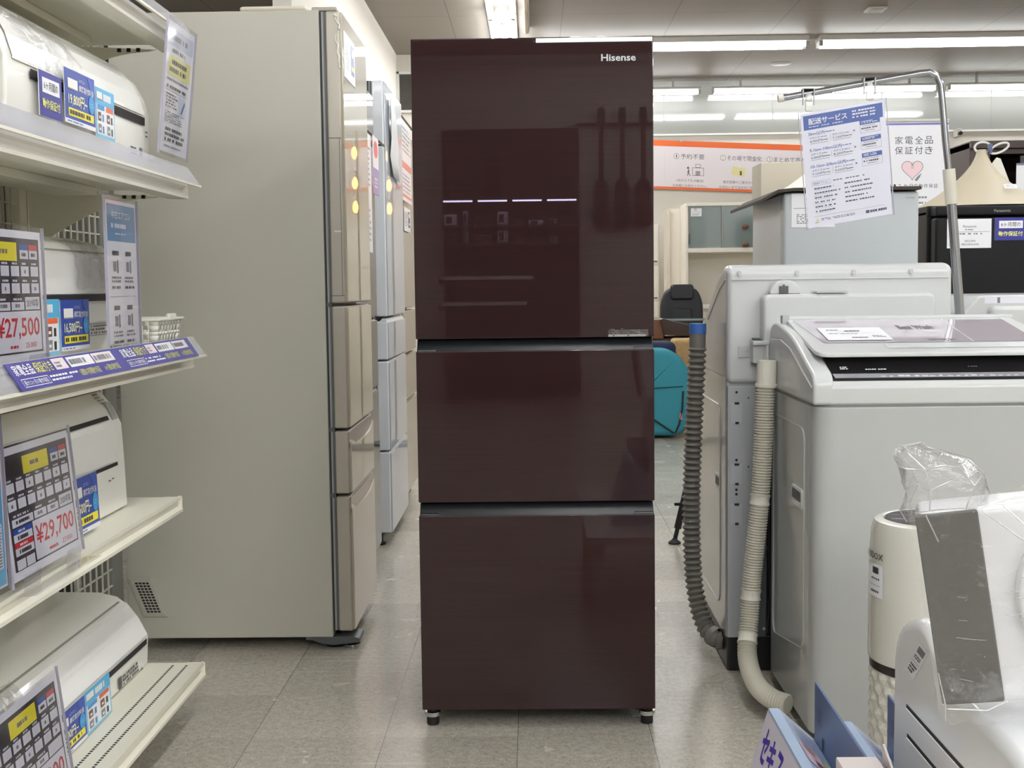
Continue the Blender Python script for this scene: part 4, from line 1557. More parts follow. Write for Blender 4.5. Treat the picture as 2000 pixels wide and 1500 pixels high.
# --- third machine, cut off by the right edge
GX0, GY0 = 1.20, 3.53
wc = thing('washing_machine', 'white washing machine with sloping top corner at the right edge, behind the sign stand', 'washing machine', (1.49, 3.8, 0), 'white washing machines')
b = B()
b.box(GX0, GX0 + .58, GY0, GY0 + .55, .03, .80, WM, .01)
b.done('body', wc)
b = B()
b.prism([(GX0, .80), (GX0 + .58, .80), (GX0 + .58, .93), (GX0 + .535, .985), (GX0 + .045, .985), (GX0, .935)], 'Y', GY0, GY0 + .56, WM_T, .008, 3)
b.box(GX0 + .07, GX0 + .5, GY0 - .03, GY0 + .01, .80, .955, WM_T, .012, 3)
s = Sheet(b, (GX0 + .06, GY0 - .0005, .962), (1, 0, 0), (0, 0, 1))
s.rect(0, 0, .40, .018, mat('pale_lilac_print', (226, 226, 236), .3, var=0), 1).rect(.035, .001, .008, .016, GREY_P, 2)
b.done('top_housing', wc)
b = B()
for x in (GX0 + .06, GX0 + .52):
    b.lathe([(.001, 0), (.02, 0), (.02, .032)], x, GY0 + .06, RUB, 16)
b.done('foot', wc)

# ------------------------------------------------------------------ chrome sign stand with delivery notice
POLE = mat('steel_pole', (168, 170, 174), .18, metal=.9, var=0)
st = thing('sign_stand', 'leaning chrome pole stand bent over at the top, holding the delivery notice', 'sign stand', (1.235, 3.42, 0))
b = B()
b.tube([(1.238, 3.42, .02), (1.155, 3.42, .938), (1.1235, 3.42, 1.285)], .0125, POLE, 16)
b.done('lower_pole', st)
b = B()
bend = [(1.1235, 3.42, 1.285), (1.1095, 3.42, 1.40), (1.098, 3.42, 1.52), (1.094, 3.42, 1.550), (1.084, 3.42, 1.572), (1.064, 3.42, 1.582), (1.040, 3.42, 1.5795), (.90, 3.42, 1.557), (.672, 3.42, 1.520)]
b.tube(bend, .0092, POLE, 14)
b.done('arm', st)
b = B()
b.tube([(1.1285, 3.42, 1.232), (1.1195, 3.42, 1.325)], .0165, mat('ivory_collar', (204, 200, 186), .4, var=.01), 18)
b.done('collar', st)
b = B()
b.tube([(.676, 3.42, 1.5207), (.662, 3.42, 1.5185)], .0105, mat('ivory_cap', (220, 218, 208), .4, var=0), 14)
b.done('end_cap', st)
b = B()
b.lathe([(.001, 0), (.08, 0), (.08, .014), (.02, .022), (.016, .05)], 1.238, 3.42, mat('stand_base_grey', (120, 120, 122), .4), 32)
b.done('base', st)
for x, z in ((.741, 1.531), (.903, 1.558)):
    b = B()
    b.box(x - .016, x + .016, 3.408, 3.432, z + .008, z + .012, BLACKISH, .001)
    b.box(x - .016, x - .013, 3.405, 3.412, z - .032, z + .010, STEEL, .001)
    b.box(x + .013, x + .016, 3.405, 3.412, z - .032, z + .010, STEEL, .001)
    b.ball((x, 3.408, z - .012), .010, clear_mat('clip_plastic', (245, 245, 240), .15, .5, .1, milk=.35), 1, .7, 1.3, 12)
    b.box(x - .010, x + .010, 3.40, 3.41, z - .050, z - .022, MATS['clip_plastic'], .004)
    b.done('clip', st)


def draw_delivery(s, w, h):
    BL = paper((45, 84, 160))
    K = paper((60, 64, 84))
    u = w / 100.0
    v = h / 140.0

    def R(x, y, ww, hh, m, l=1):
        s.rect(x * u, h - (y + hh) * v, ww * u, hh * v, m, l)

    def T(t, x, y, ww, hh, m, l=2, bold=.008):
        s.text(t, x * u, h - (y + hh) * v, ww * u, hh * v, m, l, bold)

    def Mi(x, y, ww, hh, r, m, l=2, f=.55):
        s.micro(x * u, h - (y + hh) * v, ww * u, hh * v, r, m, l, f)
    R(3, 3, 94, 17.5, BL)
    T('配送サービス', 9, 7, 46, 8, WHITE_P, 2, .02)
    Mi(9, 16.5, 45, 1.8, 1, WHITE_P)
    Mi(61, 5.5, 32, 11, 3, WHITE_P, 2, .5)
    for k, (t, a, c) in enumerate((('5km以内', '4,950円', '7,150円'), ('5.1km-10km以内', '6,000円', '8,250円'), ('10.1km-20km以内', '7,150円', '9,350円'))):
        y = 23.5 + k * 20
        wt = (19, 38, 42)[k]
        T(t, 8, y, wt, 4.6, BL, 2, .01)
        Mi(9 + wt, y + 1.5, 13, 2, 1, BL)
        for x, lab, pr in ((9, '小サイズ', a), (36, '大サイズ', c)):
            T(lab, x, y + 6.2, 12, 2.7, K)
            Mi(x + 13, y + 7, 9, 1.4, 1, K)
            T(pr, x, y + 10.2, 14.5, 3, K)
            Mi(x + 15, y + 10.8, 8, 1.8, 1, K)
            R(x, y + 14.4, 22, .35, K)
        R(33.5, y + 6, .25, 8, GREY_P)
        s.shape([(61 * u, h - (y + 6) * v), (61 * u, h - (y + 8.4) * v), (63.5 * u, h - (y + 7.2) * v)], K, 2)
        R(69, y - 3.2, 24, 5.2, BL)
        Mi(71, y - 2.4, 19, 3.4, 2, WHITE_P)
        s.ring(69 * u, h - (y + 12.5) * v, 24 * u, 10.3 * v, .25 * u, GREY_P, 1)
        Mi(72, y + 3.4, 17, 1.2, 1, GREY_P)
        Mi(70.5, y + 5.8, 21, 2.2, 1, K, 2, .8)
        Mi(75, y + 9.2, 13, 1.4, 1, GREY_P)
    s.ring(8 * u, h - 89.5 * v, 22 * u, 5.2 * v, .25 * u, GREY_P, 1)
    T('配送オプション', 10, 85.6, 18, 2.6, BL)
    Mi(33, 85.5, 50, 2, 1, K)
    for k in range(6):
        y = 92 + k * 5.6
        Mi(10, y, 32, 2.3, 1, K, 2, .7)
        if k < 5:
            Mi(46, y - .6, 36, 2.3, 1, K, 2, .7)
        R(10, y + 3.1, 20, .2, GREY_P)
    R(8, 127, 84, .25, GREY_P)
    s.shape([(9 * u, h - 133 * v), (13 * u, h - 133 * v), (11 * u, h - 129.6 * v)], YEL_P, 2)
    Mi(8.5, 134, 5, 1.2, 1, K)
    Mi(16, 130, 50, 3.4, 2, K, 2, .4)
    R(69, 130.2, 4, 3.6, K, 2)
    Mi(74, 130.4, 20, 3.2, 1, K, 2, .85)


card('delivery_notice', 'blue and white delivery service notice in clear sleeve clipped to the chrome arm', 'notice', (.742, 3.402, 1.171), (.227, 0, .037), (-.025, 0, .308), .226, .303, draw_delivery, holder=lambda hb, s, w, h: sleeve(hb, s, w, h, m=.004))

# ------------------------------------------------------------------ small goods in the right foreground
IVORY = mat('ivory_plastic', (212, 210, 200), .22, coat=.4, var=.01)
pu = thing('air_purifier', 'ivory round tower air purifier with dark ring and dimpled lower half', 'air purifier', (.735, 2.28, 0))
pc, pr_ = (.735, 2.28), .121
b = B()
b.lathe([(.085, .335), (pr_ - .001, .335), (pr_, .345), (pr_ - .001, .52), (pr_ - .004, .572), (pr_ - .010, .590), (pr_ - .018, .594), (pr_ - .024, .594), (pr_ - .028, .590), (.02, .588)], *pc, IVORY, 64)
b.done('upper_shell', pu, smooth=30)
b = B()
b.lathe([(.02, .5915), (.078, .5925), (.0925, .593), (.0925, .588)], *pc, mat('dark_violet_display', (24, 18, 28), .3, spec=.25, var=0), 48)
for k in range(12):
    a = 2 * PI * k / 12
    b.box(-.0012, .0012, .02, .084, .592, .5938, CHR, M=Matrix.Translation((pc[0], pc[1], 0)) @ Matrix.Rotation(a, 4, 'Z'))
b.done('control_display', pu)
b = B()
b.lathe([(.06, .318), (pr_ - .003, .318), (pr_ - .003, .336), (.06, .336)], *pc, mat('dark_brown_ring', (44, 30, 28), .3, var=0), 64)
b.done('ring', pu)
b = B()
t = bmesh.new()
rings = []
nz, na = 26, 48
for i in range(nz + 1):
    z = .02 + (.318 - .02) * i / nz
    rings.append([])
    for k in range(na):
        a = 2 * PI * (k + (i % 2) * .5) / na
        r = pr_ - .001 - (0 if (i % 2 == 1 and (k + i // 2) % 2 == 0) else .0045)
        rings[-1].append(t.verts.new((pc[0] + r * math.cos(a), pc[1] + r * math.sin(a), z)))
for i in range(nz):
    for k in range(na):
        a_, b_ = rings[i], rings[i + 1]
        if i % 2 == 0:
            t.faces.new((a_[k], a_[(k + 1) % na], b_[k]))
            t.faces.new((a_[(k + 1) % na], b_[(k + 1) % na], b_[k]))
        else:
            t.faces.new((a_[k], b_[(k + 1) % na], b_[k]))
            t.faces.new((a_[k], a_[(k + 1) % na], b_[(k + 1) % na]))
b._take(t, IVORY)
b.done('dimpled_grille', pu, smooth=5)
b = B()
b.lathe([(.001, 0), (pr_ - .015, 0), (pr_ - .004, .02), (.05, .021)], *pc, IVORY, 48)
b.done('base', pu)


def wrap_text(b, txt, a0, z0, w, h, m, rad):
    vs, fs, x0, x1, y0, y1 = text_geo(txt, .01)
    t = bmesh.new()
    bv = []
    for v in vs:
        a = a0 + (v[0] - x0) / (x1 - x0) * w / rad
        bv.append(t.verts.new((pc[0] + rad * math.cos(a), pc[1] + rad * math.sin(a), z0 + (v[1] - y0) / (y1 - y0) * h)))
    for f in fs:
        try:
            t.faces.new([bv[i] for i in f])
        except ValueError:
            pass
    b._take(t, m)


b = B()
wrap_text(b, 'MOODOX', math.radians(163), .524, .085, .012, INK, pr_ + .0008)


def wrap_rect(b, a0, z0, w, h, m, rad, n=6):
    for k in range(n):
        aa, ab = a0 + w / rad * k / n, a0 + w / rad * (k + 1) / n
        b.poly([(pc[0] + rad * math.cos(q), pc[1] + rad * math.sin(q), z) for q, z in ((aa, z0), (ab, z0), (ab, z0 + h), (aa, z0 + h))], m)


A0 = math.radians(176)
wrap_rect(b, A0, .455, .058, .060, WHITE_P, pr_ + .0006)
for k in range(11):
    wrap_rect(b, A0 + .20 + k * .016, .498, .0012 + (k % 3) * .0004, .012, INK, pr_ + .0012, 1)
for k in range(5):
    wrap_rect(b, A0 + .16 + k * .05, .487, .004, .003, INK, pr_ + .0012, 1)
    wrap_rect(b, A0 + .14 + k * .05, .463, .004, .004, INK, pr_ + .0012, 1)
wrap_rect(b, A0 + .05, .476, .045, .0006, INK, pr_ + .0012, 3)
b.done('label', pu)

TBL = mat('white_display_top', (220, 218, 212), .5)
tb = thing('display_table', 'low white display table just below the picture, under the boxed goods', 'table', (.7, 1.4, 0))
b = B()
b.box(.16, 1.25, .95, 1.86, .225, .25, TBL, .004)
b.done('tabletop', tb)
for x in (.2, 1.2):
    for y in (1.0, 1.81):
        b = B()
        b.box(x - .02, x + .02, y - .02, y + .02, 0, .225, TBL, .003)
        b.done('leg', tb)

# white rounded appliance
GLW = mat('gloss_white_plastic', (244, 245, 247), .2, coat=.35, var=.006)
dh = thing('dehumidifier', 'glossy white rounded appliance with two dark side slits and a barcode sticker', 'appliance', (.70, 1.6, .25))
DX0, DX1 = .550, .90
b = B()
prof = rounded_poly([(1.10, .25), (1.915, .25), (1.912, .50), (1.77, .549), (1.68, .505), (1.63, .484), (1.42, .482), (1.24, .43), (1.12, .36)], [.01, .01, .10, .06, .05, .05, .1, .1, .08], 8)
b.prism(prof, 'X', DX0, DX1, GLW, .018, 4)
b.done('body', dh, smooth=50)
b = B()
for (ya, yb, z) in ((1.30, 1.835, .392), (1.30, 1.83, .349)):
    b.box(DX0 - .0008, DX0 + .01, ya, yb, z, z + .0055, BLACKISH)
    b.box(DX0 - .002, DX0 + .004, ya, yb, z - .0045, z, GLW, .001)
b.done('air_slit', dh)
b = B()
b.ball((.665, 1.28, .40), .09, GLW, 1, 1.1, .78, 32)  # added bulge, shaped for the shading on the rounded front
b.done('round_front', dh)
b = B()
s = Sheet(b, (DX0 - .0010, 1.842, .449), (0, -.043, -.004), (0, -.075, .061))
s.u = Vector((0, -.754, .657))
s.r = Vector((0, -.995, -.095))
s.n = Vector((-1, 0, 0))
s.rect(0, 0, .042, .090, WHITE_P, 1)
for k in range(11):
    s.rect(.006 + k * .0027, .066, .0011 + .0007 * (k % 2), .018, INK, 2)
s.micro(.006, .048, .028, .012, 2, INK, 2).rect(.005, .041, .032, .0007, INK, 2).micro(.007, .008, .028, .026, 3, INK, 2)
b.done('barcode_sticker', dh)
dh.scale = (.76, .76, .76)
dh.location = (.532, 1.216, .436)
b = B()
b.box(.425, .67, .86, 1.44, .2505, .4355, TBL, .004)
tag(b.done('display_riser', org=(.54, 1.15, .25)), 'low white riser block under the glossy white appliance, below the picture', 'riser')

# heater in a clear bag, leaning
HG = mat('grey_heater_panel', (82, 80, 75), .3, var=.22, vscale=16)
wr = thing('fan_heater', 'white heater with dark grey side panel wrapped in a clear plastic bag', 'heater', (.47, 1.17, .626))
R8 = Matrix.Translation((.3804, 1.155, .6262)) @ Matrix.Rotation(math.radians(-16), 4, 'Z') @ Matrix.Rotation(math.radians(-8.5), 4, 'Y') @ Matrix.Scale(.76, 4)
b = B()
b.box(.0, .26, .004, .10, 0.0, .242, GLW, .010, 3, M=R8)
b.done('body', wr)
b = B()
b.box(-.001, .072, -.002, .060, .003, .240, HG, .003, M=R8)
b.done('side_panel', wr)
b = B()
disc = [(.185 + .085 * math.cos(2 * PI * k / 32), .125 + .095 * math.sin(2 * PI * k / 32)) for k in range(32)]
b.prism(disc, 'Y', -.012, .01, GLW, .008, 3, M=R8)
b.done('fan_cover', wr)
# bag: wrinkled skin around the body and an open puff on top
b = B()
t = bmesh.new()
nx, nzv = 16, 18


def wrk(i, j):
    return .0018 * math.sin(i * 1.3 + j * .6) + .0012 * math.sin(i * .5 - j * 1.1)


grid = []
for j in range(nzv + 1):
    row = []
    for i in range(nx + 1):
        x = -.006 + (.275) * i / nx
        z = -.012 + .277 * j / nzv
        y = -.020 + wrk(i, j) - (.012 if z < .02 else 0)
        if z < 0:
            x = x * .86 + .012
        row.append(t.verts.new((x, y, z + .003 * math.sin(i * 1.7))))
    grid.append(row)
for j in range(nzv):
    for i in range(nx):
        t.faces.new((grid[j][i], grid[j][i + 1], grid[j + 1][i + 1], grid[j + 1][i]))
b._take(t, FILM, M=R8)
t = bmesh.new()
rings = []
puff = [(.044, -.012), (.049, .008), (.049, .034), (.042, .056), (.027, .072), (.012, .080), (.003, .083)]
for j, (r, z) in enumerate(puff):
    ring_ = []
    for k in range(13):
        a = 2 * PI * k / 13
        rr = r * (1 + .22 * math.sin(k * 2.6 + j * 1.9) * (.4 + .1 * j))
        ring_.append(t.verts.new((.030 + rr * 1.02 * math.cos(a) + .006 * j * math.sin(j), .035 + rr * .8 * math.sin(a), .240 + z + .004 * math.sin(k * 3.1 + j))))
    rings.append(ring_)
for a_, b_ in zip(rings, rings[1:]):
    for k in range(13):
        t.faces.new((a_[k], a_[(k + 1) % 13], b_[(k + 1) % 13], b_[k]))
PUFF = [[v.co.copy() for v in r_] for r_ in rings]
b._take(t, FILM, M=R8)
bg = b.done('plastic_bag', wr, smooth=50)
# creases of the bag that catch the light
b = B()
CRS = clear_mat('bag_crease', (255, 255, 255), .35, .5, .15, milk=.35)
for k, (ja, jb) in ((7, (0, 6)), (9, (1, 6)), (11, (0, 5)), (5, (0, 4)), (0, (2, 6))):
    b.tube([R8 @ (PUFF[j][k] + Vector((0, -.0006, 0))) for j in range(ja, jb + 1)], [random.uniform(.0003, .0008) for _ in range(ja, jb + 1)], CRS, 5)
for j in (2, 3):
    b.tube([R8 @ (PUFF[j][k] + Vector((0, -.0006, 0))) for k in range(6, 13)], [random.uniform(.0003, .0009) for _ in range(7)], CRS, 5)
for seg in (((.0, -.012, .246), (.03, -.021, .249), (.072, -.021, .246)), ((.075, -.021, .243), (.13, -.022, .19), (.20, -.024, .13)), ((.10, -.021, .246), (.17, -.022, .16)), ((.072, -.021, .245), (.14, -.02, .262), (.25, -.02, .256)),
            ((.005, -.024, .006), (.05, -.026, .002), (.075, -.025, .012)), ((.0, -.022, -.010), (.003, -.022, .01), (.0, -.022, .05)), ((.012, -.021, .243), (.022, -.021, .21))):
    b.tube([R8 @ Vector(p) for p in seg], .0006, CRS, 5)
for k in range(46):
    x, z = random.uniform(.01, .25), random.uniform(.02, .16)
    L = random.uniform(.008, .03)
    b.tube([R8 @ Vector((x, -.024, z)), R8 @ Vector((x + L, -.0245, z - L * random.uniform(.1, .35)))], random.uniform(.00015, .0003), CRS, 4)
b.done('bag_crease', bg)['kind'] = 'stuff'

# blue boxes with upright header flaps
BOXB, BOXL = mat('light_blue_box_print', (160, 178, 204), .32, var=.08, vscale=30), mat('pale_pink_box_print', (206, 200, 214), .35, var=.02)
BOXD = mat('blue_header_print', (88, 106, 144), .32, var=.18, vscale=14)
PURP = paper((66, 40, 160))


def blue_box(label, x, y1, zt, first, foot=.060, y0=1.39):
    root = thing('product_box', label, 'box', (x + .04, 1.45, .25), 'blue product boxes with upright flaps')
    b = B()
    # cross section: steep left face, narrow blue ridge, sloping photo face, flat bottom
    fw, fd = .047, .042
    cs = [(x - foot, .25), (x, zt), (x + .013, zt), (x + .013 + fw, zt - fd), (x + .013 + fw, .25)]
    b.prism(cs, 'Y', y0, y1, BOXB, 0)
    rd = Vector((0, -1, 0))
    up = Vector((.060, 0, zt - .25)).normalized()
    s = Sheet(b, (x - .060, y1, .25), rd, up)
    H = math.hypot(.060, zt - .25)
    if first:
        s.rect(.0, 0, y1 - y0, H * .985, BOXL, 1)
        for k, ch in enumerate('セキスイ'):
            s.text(ch, .022 + k * .041, H - .062, .035, .044, PURP, 2, .03)
        s.rect(.006, H - .185, .028, .095, WHITE_P, 2)
        for k in range(9):
            s.rect(.010, H - .115 - k * .0032, .019, .0013 + .0008 * (k % 2), INK, 3)
        s.micro(.009, H - .172, .02, .02, 3, INK, 3)
    Ls = math.hypot(fw, fd)
    W_ = y1 - y0
    s = Sheet(b, (x + .013 + fw, y0, zt - fd), (0, 1, 0), Vector((-fw, 0, fd)).normalized())
    for k in range(7):
        s.micro(W_ - .105, Ls * (.12 + .115 * k), .095, Ls * .08, 1, paper((196, 198, 226)), 2, .7)
    s.rect(W_ - .185, Ls * .40, .075, Ls * .55, paper((222, 196, 204)), 2)
    s.disc(W_ - .125, Ls * .72, .012, .011, paper((190, 140, 140)), 3).rect(W_ - .175, Ls * .46, .02, Ls * .24, paper((120, 60, 70)), 3)
    s.rect(W_ - .150, Ls * .10, .035, Ls * .25, paper((180, 190, 120)), 2).rect(.01, Ls * .1, .06, Ls * .8, paper((190, 208, 230)), 2)
    for k in range(4):
        s.rect(.016 + k * .013, Ls * .2, .008, Ls * (.3 + .1 * (k % 2)), (BLUE_P, INK, RED_P, PURP)[k], 3)
    b.done('carton', root)
    f = B()
    fx = x + .013 + fw
    zb = zt - fd
    pts = [(y1 - .006, zb - .006), (y1 - .006, zb + .080), (y0 + .01, zb + .074), (y0 + .01, zb - .006)]
    f.prism(pts, 'X', -.0015, .0015, BOXD, 0, M=Matrix.Translation((fx + .002, 0, 0)))
    s = Sheet(f, (fx + .0004, y1 - .012, zb), (0, -1, 0), (0, 0, 1))
    s.micro(.008, .030, .030, .024, 4, paper((60, 60, 120)), 2, .4)
    s.disc(.045, .012, .0035, .010, BLACKISH, 2, 10).disc(.120, -.002, .0035, .010, BLACKISH, 2, 10)
    f.done('header_flap', root)
    return root


blue_box('blue product box with large purple lettering on its pale side, leftmost of the boxes', .312, 1.66, .453, True)
blue_box('second blue product box, its tall flap standing beside the white appliance', .408, 1.655, .436, False, .002, 1.485)
PINKW = mat('pinkish_white_card', (232, 222, 220), .4, var=.01)
root = thing('hanging_carton', 'pinkish white carton with a pointed hanging tab in front of the blue boxes', 'box', (.36, 1.32, .25))
b = B()
b.box(.331, .376, 1.26, 1.365, .25, .499, PINKW, .002)
b.done('carton', root)
b = B()
b.prism([(1.22, .44), (1.366, .44), (1.362, .514), (1.31, .493), (1.22, .47)], 'X', .382, .3845, PINKW, 0)
b.prism([(1.335, .480), (1.343, .480), (1.345, .494), (1.339, .495)], 'X', .3812, .3820, BLACKISH)
b.done('hanging_tab', root)

# ------------------------------------------------------------------ back of the store, right
wfm = mat('white_fridge_steel', (184, 190, 193), .35, coat=.2, var=.008)
wfe = mat('white_fridge_edge', (238, 240, 244), .4, var=.008)
wfr = thing('refrigerator', 'small white refrigerator with a cardboard sheet on top, behind the washing machines', 'refrigerator', (1.03, 4.4, 0))
b = B()
b.box(.818, 1.246, 4.16, 4.70, .03, 1.318, wfe, .006)
b.done('cabinet', wfr)
for z0, z1 in ((.05, .82), (.83, 1.318)):
    b = B()
    b.box(.812, 1.250, 4.10, 4.157, z0, z1, wfm, .012, 3)
    o = b.done('door', wfr)
    if z0 > .5:
        s = B()
        Sheet(s, (1.205, 4.0995, 1.293), (1, 0, 0), (0, 0, 1)).text('TOSHIBA', 0, 0, .028, .005, paper((110, 112, 116)), 1)
        s.done('logo', o)
for x in (.86, 1.2):
    b = B()
    b.lathe([(.001, 0), (.02, 0), (.02, .035)], x, 4.2, RUB, 16)
    b.lathe([(.001, 0), (.02, 0), (.02, .035)], x, 4.65, RUB, 16)
    b.done('foot', wfr)


def draw_fr_tag(s, w, h):
    s.disc(w * .42, h * .84, .012, .012, INK, 1).disc(w * .42, h * .84, .009, .009, WHITE_P, 2).micro(w * .34, h * .82, w * .16, h * .05, 1, INK, 3)
    s.rect(w * .05, h * .56, w * .9, .0012, INK, 1).micro(w * .35, h * .50, w * .5, h * .03, 1, GREY_P, 1).micro(w * .12, h * .1, w * .7, h * .3, 6, INK, 1, .38)


card('price_sheet', 'white price sheet on the small white refrigerator beside the delivery notice', 'price sheet', (.838, 4.0985, 1.205), (1, 0, 0), (0, 0, 1), .14, .108, draw_fr_tag)
b = B()
t = bmesh.new()
n = 10
CB = mat('dark_cardboard', (66, 58, 52), .8, var=.15, vscale=40)
top, bot = [], []
for i in range(n + 1):
    x = .742 + (1.25 - .742) * i / n
    sag = -.034 * max(0, (.812 - x) / .07) ** 1.5
    for j, y in enumerate((4.08, 4.40, 4.74)):
        top.append(t.verts.new((x, y, 1.331 + sag)))
        bot.append(t.verts.new((x, y, 1.321 + sag)))
for i in range(n):
    for j in range(2):
        a = i * 3 + j
        t.faces.new((top[a], top[a + 3], top[a + 4], top[a + 1]))
        t.faces.new((bot[a], bot[a + 1], bot[a + 4], bot[a + 3]))
for i in range(n):
    a = i * 3
    t.faces.new((top[a], bot[a], bot[a + 3], top[a + 3]))
    t.faces.new((top[a + 2], top[a + 5], bot[a + 5], bot[a + 2]))
for a in (0, n * 3):
    for j in range(2):
        t.faces.new((top[a + j], top[a + j + 1], bot[a + j + 1], bot[a + j]))
bmesh.ops.recalc_face_normals(t, faces=t.faces)
b._take(t, CB)
tag(b.done('cardboard_sheet', org=(1.0, 4.4, 1.32)), 'dark cardboard sheet drooping over the top of the small white refrigerator', 'cardboard')
b = B()
b.box(.815, 1.13, 4.52, 4.70, 1.332, 1.455, mat('beige_box_card', (204, 196, 178), .6, var=.02), .003)
tag(b.done('storage_box', org=(.97, 4.6, 1.332)), 'beige box standing on the cardboard sheet behind the delivery notice', 'box')


def lamp_shade(label, cx, cy, z0, h, rb, rgb, knots, sides=4, rot=0, sticker=True):
    root = thing('lamp_shade', label, 'lamp shade', (cx, cy, z0), 'tent-shaped lamp shades')
    m = mat('shade_%02x%02x%02x' % rgb, rgb, .55, var=.015)
    b = B()
    t = bmesh.new()
    N = 48
    rings = []
    K = 16
    for j in range(K + 1):
        u = j / K
        r = rb * ((1 - u) ** 1.75 * .93 + .075) if u > 0 else rb
        rings.append([])
        for k in range(N):
            a = 2 * PI * k / N + rot
            sq = 1.0 / max(abs(math.cos(a)), abs(math.sin(a))) if sides == 4 else 1.0
            mixk = max(0.0, 1 - u * 2.2) * .30
            rr = r * (1 + mixk * (sq - 1))
            rings[-1].append(t.verts.new((cx + rr * math.cos(a), cy + rr * math.sin(a), z0 + h * u)))
    for a_, b_ in zip(rings, rings[1:]):
        for k in range(N):
            t.faces.new((a_[k], a_[(k + 1) % N], b_[(k + 1) % N], b_[k]))
    t.faces.new(rings[-1])
    t.faces.new(rings[0][::-1])
    b._take(t, m)
    sh = b.done('shade', root, smooth=50)
    if knots:
        b = B()
        wm = mat('white_cord', (214, 214, 212), .5, var=0)
        P = [(cx + .03 * math.cos(2 * PI * k / 20) + .004, cy, z0 + h + .008 + .020 * math.sin(2 * PI * k / 20)) for k in range(21)]
        b.tube(P, .0042, wm, 8)
        P = [(cx + .062 + .034 * math.cos(2 * PI * k / 20), cy - .01, z0 + h + .004 + .016 * math.sin(2 * PI * k / 20) + .012 * math.cos(2 * PI * k / 20)) for k in range(21)]
        b.tube(P, .0042, wm, 8)
        b.box(cx + .022, cx + .034, cy - .018, cy + .004, z0 + h - .014, z0 + h + .020, paper((70, 84, 120)), .002)
        b.done('cord', root)
        b = B()
        b.prism([(cx + .02, z0 + h - .07), (cx + .05, z0 + h - .03), (cx + .065, z0 + h - .035), (cx + .105, z0 + h - .135), (cx + .05, z0 + h - .12)], 'Y', cy - .018, cy - .01, mat('white_inner_sleeve', (220, 216, 206), .5, var=0), .002)
        b.done('inner_sleeve', root)
    if sticker:
        b = B()
        a = -PI / 2 + .35
        s = Sheet(b, (cx + .028, cy - rb * .70, z0 + .060), (1, 0, 0), (0, .75, .66))
        s.rect(0, 0, .045, .024, WHITE_P, 1).micro(.006, .003, .032, .018, 3, GREY_P, 2)
        b.done('sticker', root)
    return root


lamp_shade('tan tent-shaped lamp shade with looped cord on top of the black refrigerator', 1.672, 4.74, 1.296, .215, .235, (184, 174, 152), True)
lamp_shade('white cone lamp shade half hidden behind the delivery notice', 1.022, 4.28, 1.332, .185, .19, (236, 231, 222), False, sides=0, sticker=False)

BF = mat('black_fridge_steel', (20, 20, 22), .5, spec=.2, var=.02)
pf = thing('refrigerator', 'black refrigerator under the tan lamp shade, with price sheet and blue warranty sticker', 'refrigerator', (1.7, 4.8, 0))
b = B()
b.box(1.42, 1.96, 4.57, 5.10, .03, 1.28, BF, .006)
b.box(1.42, 1.96, 4.565, 5.10, 1.262, 1.296, BF, .004)
b.done('cabinet', pf)
for z0, z1 in ((.05, .80), (.81, 1.252)):
    b = B()
    b.box(1.43, 1.965, 4.50, 4.562, z0, z1, BF, .012, 3)
    b.done('door', pf)
b = B()
b.box(1.43, 1.965, 4.50, 4.575, 1.256, 1.292, BF, .008, 3)
Sheet(b, (1.635, 4.4995, 1.268), (1, 0, 0), (0, 0, 1)).text('Panasonic', 0, 0, .058, .0095, paper((150, 150, 152)), 1, .01)
b.done('top_band', pf)
for x in (1.48, 1.9):
    b = B()
    b.lathe([(.001, 0), (.02, 0), (.02, .035)], x, 4.6, RUB, 16)
    b.lathe([(.001, 0), (.02, 0), (.02, .035)], x, 5.05, RUB, 16)
    b.done('foot', pf)


def draw_pana(s, w, h):
    s.text('Panasonic', w * .36, h * .70, w * .30, h * .085, INK, 1).micro(w * .40, h * .60, w * .2, h * .06, 1, GREY_P, 1)
    s.rect(w * .04, h * .55, w * .92, .0012, GREY_P, 1).micro(w * .12, h * .46, w * .8, h * .06, 1, GREY_P, 1, .8)
    s.text('¥22,000', w * .40, h * .20, w * .24, h * .08, INK, 1).text('(税込¥24,200)', w * .32, h * .08, w * .40, h * .09, INK, 1).micro(w * .05, h * .05, w * .16, h * .2, 4, GREY_P, 1)


card('price_sheet', 'white price sheet on the black refrigerator door', 'price sheet', (1.470, 4.4985, 1.142), (1, 0, 0), (0, 0, 1), .156, .103, draw_pana)
card('warranty_sticker', 'blue six month warranty sticker on the black refrigerator door', 'sticker', (1.638, 4.4985, 1.168), (1, 0, 0), (0, 0, 1), .110, .080, draw_six)

